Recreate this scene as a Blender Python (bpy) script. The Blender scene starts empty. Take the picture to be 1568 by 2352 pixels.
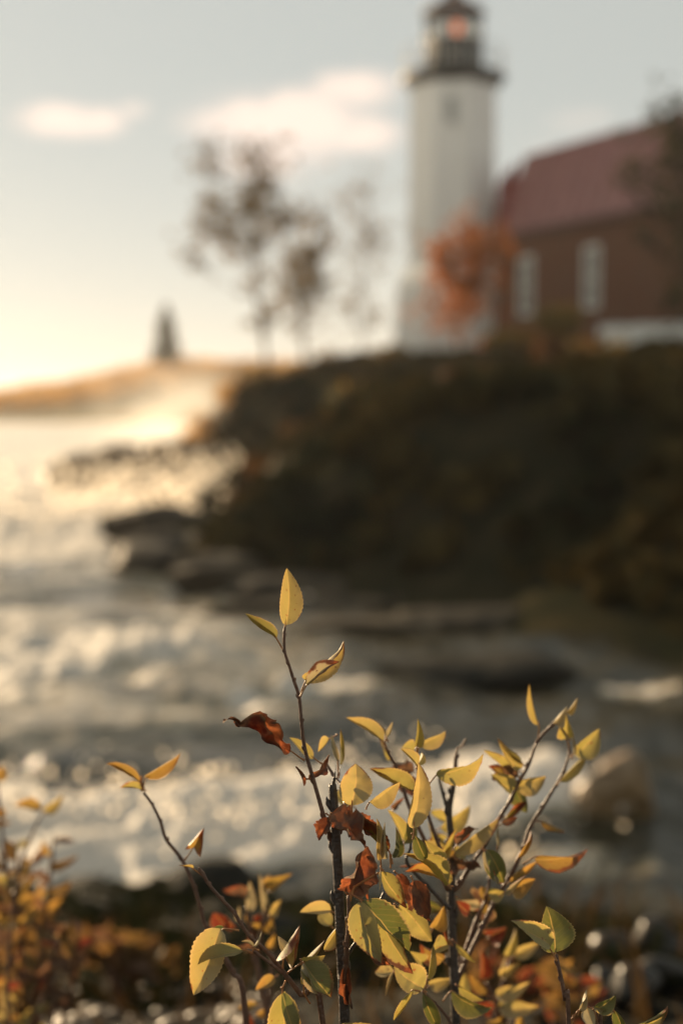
import bpy, math, random
import numpy as np
from mathutils import Vector, Matrix

S = bpy.context.scene
COL = S.collection
R = math.radians

# ------------------------------------------------------------------ camera
CAM_H = 2.2
PITCH = R(4.30)
FPX = 3267.0                       # focal length in photo-overview pixels (1568 x 2352)
CAM = Vector((0, 0, CAM_H))
FWD = Vector((0, math.cos(PITCH), -math.sin(PITCH)))
UPV = Vector((0, math.sin(PITCH), math.cos(PITCH)))
cam_d = bpy.data.cameras.new('camera')
cam = bpy.data.objects.new('camera', cam_d)
COL.objects.link(cam)
cam.location = CAM
cam.rotation_euler = (math.pi / 2 - PITCH, 0, 0)
cam_d.sensor_fit = 'VERTICAL'
cam_d.sensor_height = 36
cam_d.lens = 50
cam_d.clip_start = 0.02
cam_d.clip_end = 8000
cam_d.dof.use_dof = True
cam_d.dof.focus_distance = 1.13
cam_d.dof.aperture_fstop = 2.9
S.camera = cam


def PD(x, y, d):                   # overview pixel + depth -> world point
    return CAM + d * (FWD + Vector(((x - 784) / FPX, 0, 0)) + UPV * ((1176 - y) / FPX))


def PS(x, y, d):                   # full-resolution photo pixel + depth -> world point
    return PD(x / 1.5944, y / 1.5944, d)


# ------------------------------------------------------------------ light
SUN_EL, SUN_AZ = R(13.5), R(-34)
SUN_DIR = Vector((math.sin(SUN_AZ) * math.cos(SUN_EL), math.cos(SUN_AZ) * math.cos(SUN_EL), math.sin(SUN_EL)))
world = bpy.data.worlds.new('World')
S.world = world
world.use_nodes = True


class NT:
    """small node-tree helper"""
    def __init__(self, tree):
        self.t = tree

    def n(self, typ, **kw):
        nd = self.t.nodes.new(typ)
        ins = kw.pop('ins', {})
        for k, v in kw.items():
            setattr(nd, k, v)
        for k, v in ins.items():
            self.set(nd, k, v)
        return nd

    def set(self, nd, k, v):
        sock = nd.inputs[k]
        if isinstance(v, bpy.types.NodeSocket):
            self.t.links.new(v, sock)
        elif isinstance(v, bpy.types.Node):
            self.t.links.new(v.outputs[0], sock)
        else:
            if hasattr(sock.default_value, '__len__') and not hasattr(v, '__len__'):
                v = (v,) * len(sock.default_value)
            if hasattr(sock.default_value, '__len__') and len(v) == 3 and len(sock.default_value) == 4:
                v = (*v, 1)
            sock.default_value = v

    def math(self, op, a, b=0.0, c=0.0, clamp=False):
        nd = self.n('ShaderNodeMath', operation=op, use_clamp=clamp)
        for i, v in enumerate((a, b, c)):
            self.set(nd, i, v)
        return nd.outputs[0]

    def mix(self, f, a, b, blend='MIX'):
        nd = self.n('ShaderNodeMix', data_type='RGBA', blend_type=blend)
        self.set(nd, 0, f)
        self.set(nd, 6, a)
        self.set(nd, 7, b)
        return nd.outputs[2]

    def smooth(self, v, lo, hi):
        nd = self.n('ShaderNodeMapRange', interpolation_type='SMOOTHSTEP')
        self.set(nd, 0, v)
        self.set(nd, 1, lo)
        self.set(nd, 2, hi)
        return nd.outputs[0]

    def noise(self, scale, detail=3, vec=None, rough=.55, out=0):
        nd = self.n('ShaderNodeTexNoise')
        nd.inputs['Scale'].default_value = scale
        nd.inputs['Detail'].default_value = detail
        nd.inputs['Roughness'].default_value = rough
        if vec is not None:
            self.t.links.new(vec, nd.inputs['Vector'])
        return nd.outputs[out]


wn = NT(world.node_tree)
bg = world.node_tree.nodes['Background']
sky = wn.n('ShaderNodeTexSky', sky_type='NISHITA', sun_disc=False, sun_elevation=SUN_EL, sun_rotation=SUN_AZ)
sky.dust_density = 0.6
sky.ozone_density = 0.6
gen = wn.n('ShaderNodeTexCoord').outputs['Generated']
sep = wn.n('ShaderNodeSeparateXYZ', ins={0: gen})
az = wn.math('ARCTAN2', sep.outputs[0], sep.outputs[1])
el = wn.math('ARCSINE', sep.outputs[2])
# thin warm high haze that veils the blue of the whole sky
haze_el = wn.smooth(el, -.06, .24)
haze_col = wn.mix(haze_el, (3.1, 2.86, 2.46), (2.22, 2.25, 2.0))
veil = wn.mix(1, wn.mix(1, sky.outputs[0], (.06, .066, .08), 'MULTIPLY'), haze_col, 'ADD')
# clouds, at the directions where they stand in the sky
cvec = wn.n('ShaderNodeCombineXYZ', ins={0: az, 1: wn.math('MULTIPLY', el, 2.2)}).outputs[0]
n1 = wn.noise(16, 5, cvec, .6)
n2 = wn.noise(5, 4, cvec, .6)
tot = None
for (cx, cy, rx, ry, amp) in ((150, 300, 95, 34, 1.15), (235, 300, 70, 34, .8), (315, 270, 50, 26, .55),
                              (560, 290, 130, 60, 1.0), (690, 290, 150, 75, 1.05), (800, 225, 130, 50, .75),
                              (640, 370, 170, 60, .75), (830, 320, 110, 50, .8), (1320, 300, 120, 40, .35),
                              (1240, 360, 60, 40, .3)):
    a0 = math.atan2(cx - 784, FPX)
    e0 = math.atan2(930 - cy, FPX)
    da = wn.math('DIVIDE', wn.math('SUBTRACT', az, a0), rx / FPX)
    de = wn.math('DIVIDE', wn.math('SUBTRACT', el, e0), ry / FPX)
    g = wn.math('EXPONENT', wn.math('MULTIPLY', wn.math('ADD', wn.math('MULTIPLY', da, da), wn.math('MULTIPLY', de, de)), -1))
    g = wn.math('MULTIPLY', g, amp)
    tot = g if tot is None else wn.math('MAXIMUM', tot, g)
# the same broken cloud goes on over the rest of the sky
other = wn.math('MULTIPLY', wn.smooth(n2, .58, .8), wn.smooth(wn.math('ABSOLUTE', az), .45, .8))
tot = wn.math('MAXIMUM', tot, wn.math('MULTIPLY', other, .6))
cm = wn.math('MULTIPLY', wn.smooth(wn.math('MULTIPLY', tot, wn.math('ADD', wn.math('MULTIPLY', n1, 2.3), -.22)), .12, .85), .8)
CLOUD = (5.5, 4.4, 3.7)
skyc = wn.mix(cm, veil, CLOUD)
wn.set(bg, 0, skyc)
bg.inputs[1].default_value = 0.10

sun_d = bpy.data.lights.new('sun', 'SUN')
sun_d.energy = 5.0
sun_d.angle = R(0.53)
sun_d.color = (1.0, .74, .45)
sun = bpy.data.objects.new('sun', sun_d)
COL.objects.link(sun)
sun.rotation_euler = SUN_DIR.to_track_quat('Z', 'Y').to_euler()
sun.location = (-60, 90, 60)

S.view_settings.view_transform = 'Standard'
S.view_settings.look = 'None'
S.view_settings.exposure = 1.17
S.view_settings.gamma = 1
S.view_settings.use_curve_mapping = False
S.render.film_transparent = False
S.cycles.max_bounces = 8
S.cycles.transparent_max_bounces = 8
S.cycles.sample_clamp_indirect = 4
S.cycles.sample_clamp_direct = 60
S.cycles.use_denoising = True
S.cycles.caustics_reflective = False
S.cycles.caustics_refractive = False

# ------------------------------------------------------------------ helpers


def tag(o, label=None, cat=None, group=None, kind=None):
    if label: o['label'] = label
    if cat: o['category'] = cat
    if group: o['group'] = group
    if kind: o['kind'] = kind
    return o


def empty(name, loc, label, cat, group=None):
    o = bpy.data.objects.new(name, None)
    COL.objects.link(o)
    o.location = loc
    o.empty_display_size = .05
    return tag(o, label, cat, group)


def link(name, me, mat=None, parent=None, smooth=True):
    """vertices of `me` are in world space; they are moved under the parent's base"""
    if mat is not None:
        for m in (mat if isinstance(mat, (list, tuple)) else (mat,)):
            me.materials.append(m)
    if smooth:
        me.polygons.foreach_set('use_smooth', [True] * len(me.polygons))
    o = bpy.data.objects.new(name, me)
    COL.objects.link(o)
    if parent is not None:
        base = Vector(parent.location)
        q = parent.parent
        while q is not None:
            base += Vector(q.location)
            q = q.parent
        me.transform(Matrix.Translation(-base))
        o.parent = parent
    return o


class MB:
    def __init__(self):
        self.v, self.f, self.mi = [], [], []

    def add(self, vs, fs, mi=0):
        k = len(self.v)
        self.v += [tuple(p) for p in vs]
        self.f += [tuple(i + k for i in f) for f in fs]
        self.mi += [mi] * len(fs)

    def box(self, c, ax, mi=0):
        """centre c and three half-axis vectors"""
        a, b, d = ax
        vs = [c + a * i + b * j + d * k for i in (-1, 1) for j in (-1, 1) for k in (-1, 1)]
        self.add(vs, [(0, 1, 3, 2), (4, 6, 7, 5), (0, 4, 5, 1), (2, 3, 7, 6), (0, 2, 6, 4), (1, 5, 7, 3)], mi)

    def prism(self, poly, ext, mi=0):
        n = len(poly)
        vs = [Vector(p) for p in poly] + [Vector(p) + ext for p in poly]
        fs = [tuple(range(n))[::-1], tuple(range(n, 2 * n))]
        fs += [(i, (i + 1) % n, n + (i + 1) % n, n + i) for i in range(n)]
        self.add(vs, fs, mi)

    def rings(self, rings, cap=True, mi=0):
        n = len(rings[0])
        vs = [p for r in rings for p in r]
        fs = []
        for k in range(len(rings) - 1):
            for i in range(n):
                j = (i + 1) % n
                fs.append((k * n + i, k * n + j, (k + 1) * n + j, (k + 1) * n + i))
        if cap:
            fs.append(tuple(range(n))[::-1])
            fs.append(tuple(range((len(rings) - 1) * n, len(rings) * n)))
        self.add(vs, fs, mi)

    def tube(self, pts, rad, sides=7, smooth=3, mi=0):
        pts = [Vector(p) for p in pts]
        if not hasattr(rad, '__len__'):
            rad = [rad] * len(pts)
        P, Q = [], []
        m = len(pts)
        for i in range(m - 1):
            p0, p1, p2, p3 = pts[max(i - 1, 0)], pts[i], pts[i + 1], pts[min(i + 2, m - 1)]
            for k in range(smooth):
                t = k / smooth
                P.append(.5 * ((2 * p1) + (p2 - p0) * t + (2 * p0 - 5 * p1 + 4 * p2 - p3) * t * t + (3 * p1 - p0 - 3 * p2 + p3) * t ** 3))
                Q.append(rad[i] + (rad[i + 1] - rad[i]) * t)
        P.append(pts[-1]); Q.append(rad[-1])
        rs = []
        for i, p in enumerate(P):
            d = (P[min(i + 1, len(P) - 1)] - P[max(i - 1, 0)]).normalized()
            ref = Vector((0, 1, 0)) if abs(d.y) < .9 else Vector((1, 0, 0))
            a = d.cross(ref).normalized()
            b = d.cross(a).normalized()
            rs.append([p + (a * math.cos(2 * math.pi * k / sides) + b * math.sin(2 * math.pi * k / sides)) * Q[i] for k in range(sides)])
        self.rings(rs, True, mi)

    def build(self, name, mat, parent=None, smooth=True):
        me = bpy.data.meshes.new(name)
        me.from_pydata(self.v, [], self.f)
        if any(self.mi):
            me.polygons.foreach_set('material_index', self.mi)
        me.update()
        return link(name, me, mat, parent, smooth)


def vnoise(x, y, seed=0):
    x = np.asarray(x, float); y = np.asarray(y, float)
    xi, yi = np.floor(x).astype(np.int64), np.floor(y).astype(np.int64)
    xf, yf = x - xi, y - yi
    u, v = xf * xf * (3 - 2 * xf), yf * yf * (3 - 2 * yf)

    def h(a, b):
        k = (a * 374761393 + b * 668265263 + seed * 974711) & 0x7fffffff
        k = ((k ^ (k >> 13)) * 1274126177) & 0x7fffffff
        k = (k ^ (k >> 16)) & 0xffffff
        return k / 0xffffff
    return (h(xi, yi) * (1 - u) + h(xi + 1, yi) * u) * (1 - v) + (h(xi, yi + 1) * (1 - u) + h(xi + 1, yi + 1) * u) * v


def fbm(x, y, seed=0, oct=4, gain=.5):
    a, s, t = 1., 0., 0.
    for k in range(oct):
        s = s + a * vnoise(x * 2 ** k, y * 2 ** k, seed + k * 17)
        t += a
        a *= gain
    return s / t


def sstep(v, lo, hi):
    t = np.clip((v - lo) / (hi - lo), 0, 1)
    return t * t * (3 - 2 * t)


def material(name):
    m = bpy.data.materials.new(name)
    m.use_nodes = True
    nt = NT(m.node_tree)
    b = m.node_tree.nodes['Principled BSDF']
    return m, nt, b


def simple(name, c1, c2, scale=5, rough=.7, bump=0., spec=.3, detail=4, coord='Object', bscale=None):
    m, nt, b = material(name)
    co = nt.n('ShaderNodeTexCoord').outputs[coord]
    n = nt.noise(scale, detail, co)
    nt.set(b, 'Base Color', nt.mix(nt.smooth(n, .3, .7), c1, c2))
    b.inputs['Roughness'].default_value = rough
    b.inputs['Specular IOR Level'].default_value = spec
    if bump:
        bp = nt.n('ShaderNodeBump', ins={'Strength': bump, 'Height': nt.noise(bscale or scale * 2, 5, co)})
        bp.inputs['Distance'].default_value = .05
        nt.set(b, 'Normal', bp)
    return m


# ------------------------------------------------------------------ materials
M = {}
M['rock'] = simple('rock', (.016, .016, .014), (.04, .036, .028), 3, .85, .6, .05)  # near slope stones, shade put into the base colour
M['wet_rock'] = simple('wet_rock', (.014, .015, .013), (.034, .031, .025), 2.5, .8, .6, .05)  # wet rock tone, lowered further to stand in for shade on the bank
M['rust_rock'] = simple('rust_rock', (.11, .07, .035), (.26, .17, .085), 2, .45, .5, .45)
M['brown_rock'] = simple('brown_rock', (.026, .022, .016), (.066, .052, .034), 2.2, .7, .6, .12)
M['soil'] = simple('soil', (.012, .012, .01), (.028, .025, .018), 4, .95, .7, .05)  # bank ground darkened in colour to carry the shade on it
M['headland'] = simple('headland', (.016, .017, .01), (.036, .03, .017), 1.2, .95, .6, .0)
M['far_hill'] = simple('far_hill', (.12, .09, .035), (.20, .14, .05), .12, .9, .3, .1)  # golden haze glow of the far shore put into the hill colour
M['bark'] = simple('bark', (.03, .022, .016), (.065, .045, .032), 180, .42, .35, .5)
M['twig'] = simple('twig', (.08, .036, .02), (.14, .068, .036), 160, .42, .3, .5)
M['tree_bark'] = simple('tree_bark', (.06, .05, .038), (.12, .10, .075), 9, .85, .5, .15)
M['white_brick'] = None
M['black_iron'] = simple('black_iron', (.010, .011, .011), (.02, .021, .02), 6, .45, .1, .4)
M['rail_iron'] = simple('rail_iron', (.30, .31, .30), (.40, .40, .38), 6, .5, .1, .4)
M['roof_rust'] = simple('roof_rust', (.06, .03, .02), (.10, .05, .035), 4, .5, .1, .35)
M['white_paint'] = simple('white_paint', (.62, .62, .58), (.76, .76, .72), 5, .5, .1, .35)
M['red_trim'] = simple('red_trim', (.13, .018, .016), (.20, .03, .025), 4, .6, .1, .25)
M['dark_trim'] = simple('dark_trim', (.04, .025, .02), (.07, .04, .03), 5, .6, .1, .25)
M['pale_rock'] = simple('pale_rock', (.30, .28, .25), (.48, .45, .40), 3, .8, .3, .2)


def brick_mat(name, c1, c2, mortar, scale):
    m, nt, b = material(name)
    co = nt.n('ShaderNodeTexCoord').outputs['UV']
    br = nt.n('ShaderNodeTexBrick', ins={'Vector': co, 'Color1': c1, 'Color2': c2, 'Mortar': mortar, 'Scale': scale})
    br.inputs['Mortar Size'].default_value = .012
    br.inputs['Brick Width'].default_value = .22
    br.inputs['Row Height'].default_value = .075
    n = nt.noise(1.3, 5, nt.n('ShaderNodeTexCoord').outputs['Object'])
    nt.set(b, 'Base Color', nt.mix(nt.math('MULTIPLY', nt.smooth(n, .45, .75), .35), br.outputs[0], mortar))
    b.inputs['Roughness'].default_value = .8
    b.inputs['Specular IOR Level'].default_value = .2
    bp = nt.n('ShaderNodeBump', ins={'Strength': .4, 'Height': nt.math('SUBTRACT', 1, br.outputs[1])})
    bp.inputs['Distance'].default_value = .01
    nt.set(b, 'Normal', bp)
    return m


M['white_brick'] = brick_mat('white_brick', (.86, .855, .82), (.82, .81, .77), (.70, .69, .64), 1)
M['red_brick'] = brick_mat('red_brick', (.17, .058, .024), (.12, .04, .018), (.12, .085, .06), 1)


def roof_mat():
    m, nt, b = material('red_roof')
    co = nt.n('ShaderNodeTexCoord').outputs['Object']
    n = nt.noise(1.5, 4, co)
    nt.set(b, 'Base Color', nt.mix(nt.smooth(n, .3, .7), (.21, .085, .08), (.27, .115, .105)))
    b.inputs['Roughness'].default_value = .45
    b.inputs['Specular IOR Level'].default_value = .4
    return m


M['roof'] = roof_mat()


def glass_mat(name, tint, em=None, strength=0):
    m, nt, b = material(name)
    b.inputs['Base Color'].default_value = (*tint, 1)
    b.inputs['Roughness'].default_value = .05
    b.inputs['Specular IOR Level'].default_value = .8
    if em:
        b.inputs['Emission Color'].default_value = (*em, 1)
        b.inputs['Emission Strength'].default_value = strength
    return m


M['window_glass'] = glass_mat('window_glass', (.09, .09, .075))
M['lens'] = glass_mat('lens', (.3, .06, .01), (1.0, .19, .015), .48)


def lantern_glass():
    m, nt, b = material('lantern_glass')
    out = m.node_tree.nodes['Material Output']
    tr = nt.n('ShaderNodeBsdfTransparent', ins={0: (.93, .92, .9)})
    gl = nt.n('ShaderNodeBsdfGlossy', ins={'Roughness': .03})
    mx = nt.n('ShaderNodeMixShader', ins={0: .06, 1: tr, 2: gl})
    m.node_tree.links.new(mx.outputs[0], out.inputs[0])
    return m


M['lantern_glass'] = lantern_glass()


def leaf_mat(name, c1, c2, under, rot=(.095, .038, .02), rot2=(.20, .07, .025), trans=1.0, tmix=.5, vein=(.42, .30, .10)):
    """leaf blade: UV x along the midrib, y across (0.5 = midrib); obj['browning'] sets how far it has withered"""
    m, nt, b = material(name)
    out = m.node_tree.nodes['Material Output']
    uv = nt.n('ShaderNodeSeparateXYZ', ins={0: nt.n('ShaderNodeUVMap').outputs[0]})
    u, v = uv.outputs[0], nt.math('MULTIPLY', nt.math('ABSOLUTE', nt.math('SUBTRACT', uv.outputs[1], .5)), 2)
    co = nt.n('ShaderNodeTexCoord').outputs['Object']
    rnd = nt.n('ShaderNodeObjectInfo').outputs['Random']
    shift = nt.n('ShaderNodeVectorMath', operation='ADD', ins={0: co, 1: nt.n('ShaderNodeCombineXYZ', ins={0: rnd, 1: rnd, 2: nt.math('MULTIPLY', rnd, 3)}).outputs[0]}).outputs[0]
    mott = nt.noise(55, 4, shift)
    blot0 = nt.noise(30, 4, shift)
    col = nt.mix(nt.smooth(nt.math('ADD', nt.math('MULTIPLY', mott, .7), nt.math('MULTIPLY', rnd, .35)), .3, .75), c1, c2)
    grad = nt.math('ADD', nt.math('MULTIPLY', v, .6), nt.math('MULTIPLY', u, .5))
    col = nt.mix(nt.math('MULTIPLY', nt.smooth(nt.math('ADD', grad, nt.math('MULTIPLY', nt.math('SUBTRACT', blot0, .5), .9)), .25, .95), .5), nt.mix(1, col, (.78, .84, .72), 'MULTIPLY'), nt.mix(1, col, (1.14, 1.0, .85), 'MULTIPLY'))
    # veins: midrib and forward-slanting laterals
    mid = nt.smooth(v, .055, .012)
    lat = nt.math('ABSOLUTE', nt.math('SUBTRACT', nt.math('FRACT', nt.math('SUBTRACT', nt.math('MULTIPLY', u, 8.5), nt.math('MULTIPLY', v, 2.4))), .5))
    lat = nt.math('MULTIPLY', nt.smooth(lat, .44, .5), .45)
    ven = nt.math('MAXIMUM', mid, lat)
    col = nt.mix(nt.math('MULTIPLY', ven, .8), col, vein)
    br = nt.n('ShaderNodeAttribute', attribute_type='OBJECT', attribute_name='browning').outputs['Fac']
    edge = nt.math('ADD', nt.math('MULTIPLY', nt.math('POWER', v, 2.0), .45), nt.math('MULTIPLY', nt.math('POWER', u, 2.2), .55))
    blot = nt.noise(120, 5, shift, .65)
    field = nt.math('ADD', nt.math('ADD', edge, nt.math('MULTIPLY', blot, .7)), nt.math('MULTIPLY', br, 1.25))
    bm = nt.smooth(field, 1.24, 1.38)
    spot = nt.math('MULTIPLY', nt.smooth(nt.noise(260, 2, shift, .4), .69, .73), .8)
    bm = nt.math('MAXIMUM', bm, spot)
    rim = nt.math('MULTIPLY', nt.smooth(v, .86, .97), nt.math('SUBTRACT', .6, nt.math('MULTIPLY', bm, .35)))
    rc = nt.mix(nt.smooth(nt.noise(75, 5, shift, .65), .4, .62), rot, rot2)
    col = nt.mix(bm, col, rc)
    col = nt.mix(rim, col, (.50, .36, .16))  # pale margin, brightened to imitate edge hairs lit by the sun
    back = nt.n('ShaderNodeNewGeometry').outputs['Backfacing']
    surf = nt.mix(nt.math('MULTIPLY', back, nt.math('SUBTRACT', .75, nt.math('MULTIPLY', bm, .5))), col, under)
    nt.set(b, 'Base Color', surf)
    b.inputs['Roughness'].default_value = .75 if name == 'dead_leaf' else .55
    b.inputs['Specular IOR Level'].default_value = .08 if name == 'dead_leaf' else .3
    bp = nt.n('ShaderNodeBump', ins={'Strength': .35, 'Height': nt.math('ADD', nt.math('MULTIPLY', ven, -.6), nt.math('MULTIPLY', mott, .5))})
    bp.inputs['Distance'].default_value = .0012
    nt.set(b, 'Normal', bp)
    tcol = nt.mix(1, nt.mix(bm, col, nt.mix(.20, rc, (.60, .12, .02))), (trans * 1.3, trans * 1.12, trans * .95), 'MULTIPLY')
    tl = nt.n('ShaderNodeBsdfTranslucent', ins={0: tcol})
    nt.set(tl, 'Normal', bp)
    patch = nt.smooth(nt.noise(70, 3, shift), .42, .62)
    fac = nt.math('MULTIPLY', tmix, nt.math('SUBTRACT', 1, nt.math('MULTIPLY', bm, nt.math('SUBTRACT', .75, nt.math('MULTIPLY', patch, .75)))))
    mx = nt.n('ShaderNodeMixShader', ins={0: fac, 1: b.outputs[0], 2: tl})
    m.node_tree.links.new(mx.outputs[0], out.inputs[0])
    return m


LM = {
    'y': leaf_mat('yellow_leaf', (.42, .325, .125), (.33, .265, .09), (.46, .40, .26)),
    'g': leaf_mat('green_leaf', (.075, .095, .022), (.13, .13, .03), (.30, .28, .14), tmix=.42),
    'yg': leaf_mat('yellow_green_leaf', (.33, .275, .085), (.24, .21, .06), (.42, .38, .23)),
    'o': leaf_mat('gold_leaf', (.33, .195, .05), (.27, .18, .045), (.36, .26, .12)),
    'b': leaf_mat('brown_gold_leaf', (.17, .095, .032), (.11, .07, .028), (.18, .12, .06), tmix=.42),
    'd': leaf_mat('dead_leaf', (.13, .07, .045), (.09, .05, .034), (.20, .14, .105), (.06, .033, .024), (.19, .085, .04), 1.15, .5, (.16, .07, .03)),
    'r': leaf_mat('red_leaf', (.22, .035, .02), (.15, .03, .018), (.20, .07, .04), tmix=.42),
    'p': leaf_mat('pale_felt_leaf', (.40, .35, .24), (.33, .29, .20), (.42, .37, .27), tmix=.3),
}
M['stalk'] = simple('leaf_stalk', (.26, .10, .04), (.34, .17, .06), 120, .5, .2, .3)


def crown_mat(name, c1, c2, tr=(1.2, 1.0, .6), tmix=.35, spec=.1, nscale=2.5):
    m, nt, b = material(name)
    out = m.node_tree.nodes['Material Output']
    co = nt.n('ShaderNodeTexCoord').outputs['Object']
    n = nt.noise(nscale, 5, co, .65)
    col = nt.mix(nt.smooth(n, .36, .64), c1, c2)
    nt.set(b, 'Base Color', col)
    b.inputs['Roughness'].default_value = .7
    b.inputs['Specular IOR Level'].default_value = spec
    tl = nt.n('ShaderNodeBsdfTranslucent', ins={0: nt.mix(1, col, tr, 'MULTIPLY')})
    mx = nt.n('ShaderNodeMixShader', ins={0: tmix, 1: b.outputs[0], 2: tl})
    m.node_tree.links.new(mx.outputs[0], out.inputs[0])
    return m


M['cr_olive'] = crown_mat('olive_foliage', (.16, .112, .045), (.10, .08, .032), tmix=.45)
M['cr_orange'] = crown_mat('orange_foliage', (.42, .17, .05), (.34, .12, .035), (1.1, 1.0, .8), .35)
M['cr_yellow'] = crown_mat('yellow_foliage', (.22, .14, .03), (.12, .10, .03))
M['cr_dark'] = crown_mat('dark_foliage', (.035, .045, .016), (.055, .045, .02), tmix=.25)
M['cr_rust'] = crown_mat('rust_foliage', (.11, .052, .02), (.06, .036, .016), tmix=.3)
M['cr_gold_glow'] = crown_mat('gold_glow_foliage', (.42, .27, .09), (.28, .18, .06), (1.3, 1.1, .8), .6)  # golden sunlight and haze glow painted into the foliage colour
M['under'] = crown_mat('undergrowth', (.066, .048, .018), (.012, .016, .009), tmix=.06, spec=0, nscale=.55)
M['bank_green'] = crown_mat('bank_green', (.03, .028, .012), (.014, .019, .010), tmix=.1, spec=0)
M['grass'] = crown_mat('dry_grass', (.085, .052, .026), (.04, .03, .016), tmix=.3)
M['pebble'] = simple('pebble', (.05, .035, .022), (.13, .085, .045), 30, .42, .2, .25)

# ------------------------------------------------------------------ water
def shore_dist(x, y):
    """signed distance (rough) from the headland's shoreline, positive inland"""
    sx = np.interp(y, [10.5, 12, 13.5, 15, 17, 18.5, 21, 25, 33, 40, 46, 56, 62, 75, 120],
                   [4.2, 3.0, 2.1, 1.3, -.9, -2.5, -2.65, -2.7, -3.0, -3.9, -5.0, -5.2, -4.0, 8, 60])  # nearest right shore drawn out to stand in for the cove's dark reflection
    sx = sx + (fbm(y * .5, y * 0 + 3, 5) - .5) * 1.4
    return x - sx


def land_z(x, y):
    d = shore_dist(x, y)
    w = 3.4 - 1.5 * sstep(y, 30, 42)                       # the bank is low in front, a bluff further back
    z = -.6 + .8 * sstep(d, -1.2, .4) + 1.9 * sstep(d / w, .1, 1) + .75 * sstep(d, 2, 11) + .42 * sstep(y, 30, 43) * sstep(d, .3, 2.2)
    z = z - 1.2 * sstep(np.abs(y - 34), 40, 60)
    z = z + (fbm(x * .45, y * .45, 2) - .5) * .8 * sstep(d, -.5, 2) + (fbm(x * 1.6, y * 1.6, 8) - .5) * .35 * sstep(d, -1, 1)
    flat = sstep(np.hypot(x - 6, y - 51), 14, 6)          # level ground round the tower and house
    zt = 3.55
    return z * (1 - flat * sstep(d, 1, 6)) + zt * flat * sstep(d, 1, 6)


def grid_mesh(name, X, Y, Z):
    nr, nc = X.shape
    co = np.stack([X, Y, Z], -1).reshape(-1, 3)
    idx = np.arange(nr * nc).reshape(nr, nc)
    f = np.stack([idx[:-1, :-1], idx[:-1, 1:], idx[1:, 1:], idx[1:, :-1]], -1).reshape(-1, 4)
    me = bpy.data.meshes.new(name)
    me.vertices.add(len(co)); me.vertices.foreach_set('co', co.ravel())
    me.loops.add(f.size); me.loops.foreach_set('vertex_index', f.ravel().astype(np.int32))
    me.polygons.add(len(f)); me.polygons.foreach_set('loop_start', np.arange(0, f.size, 4, dtype=np.int32))
    me.update(calc_edges=True)
    return me


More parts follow.
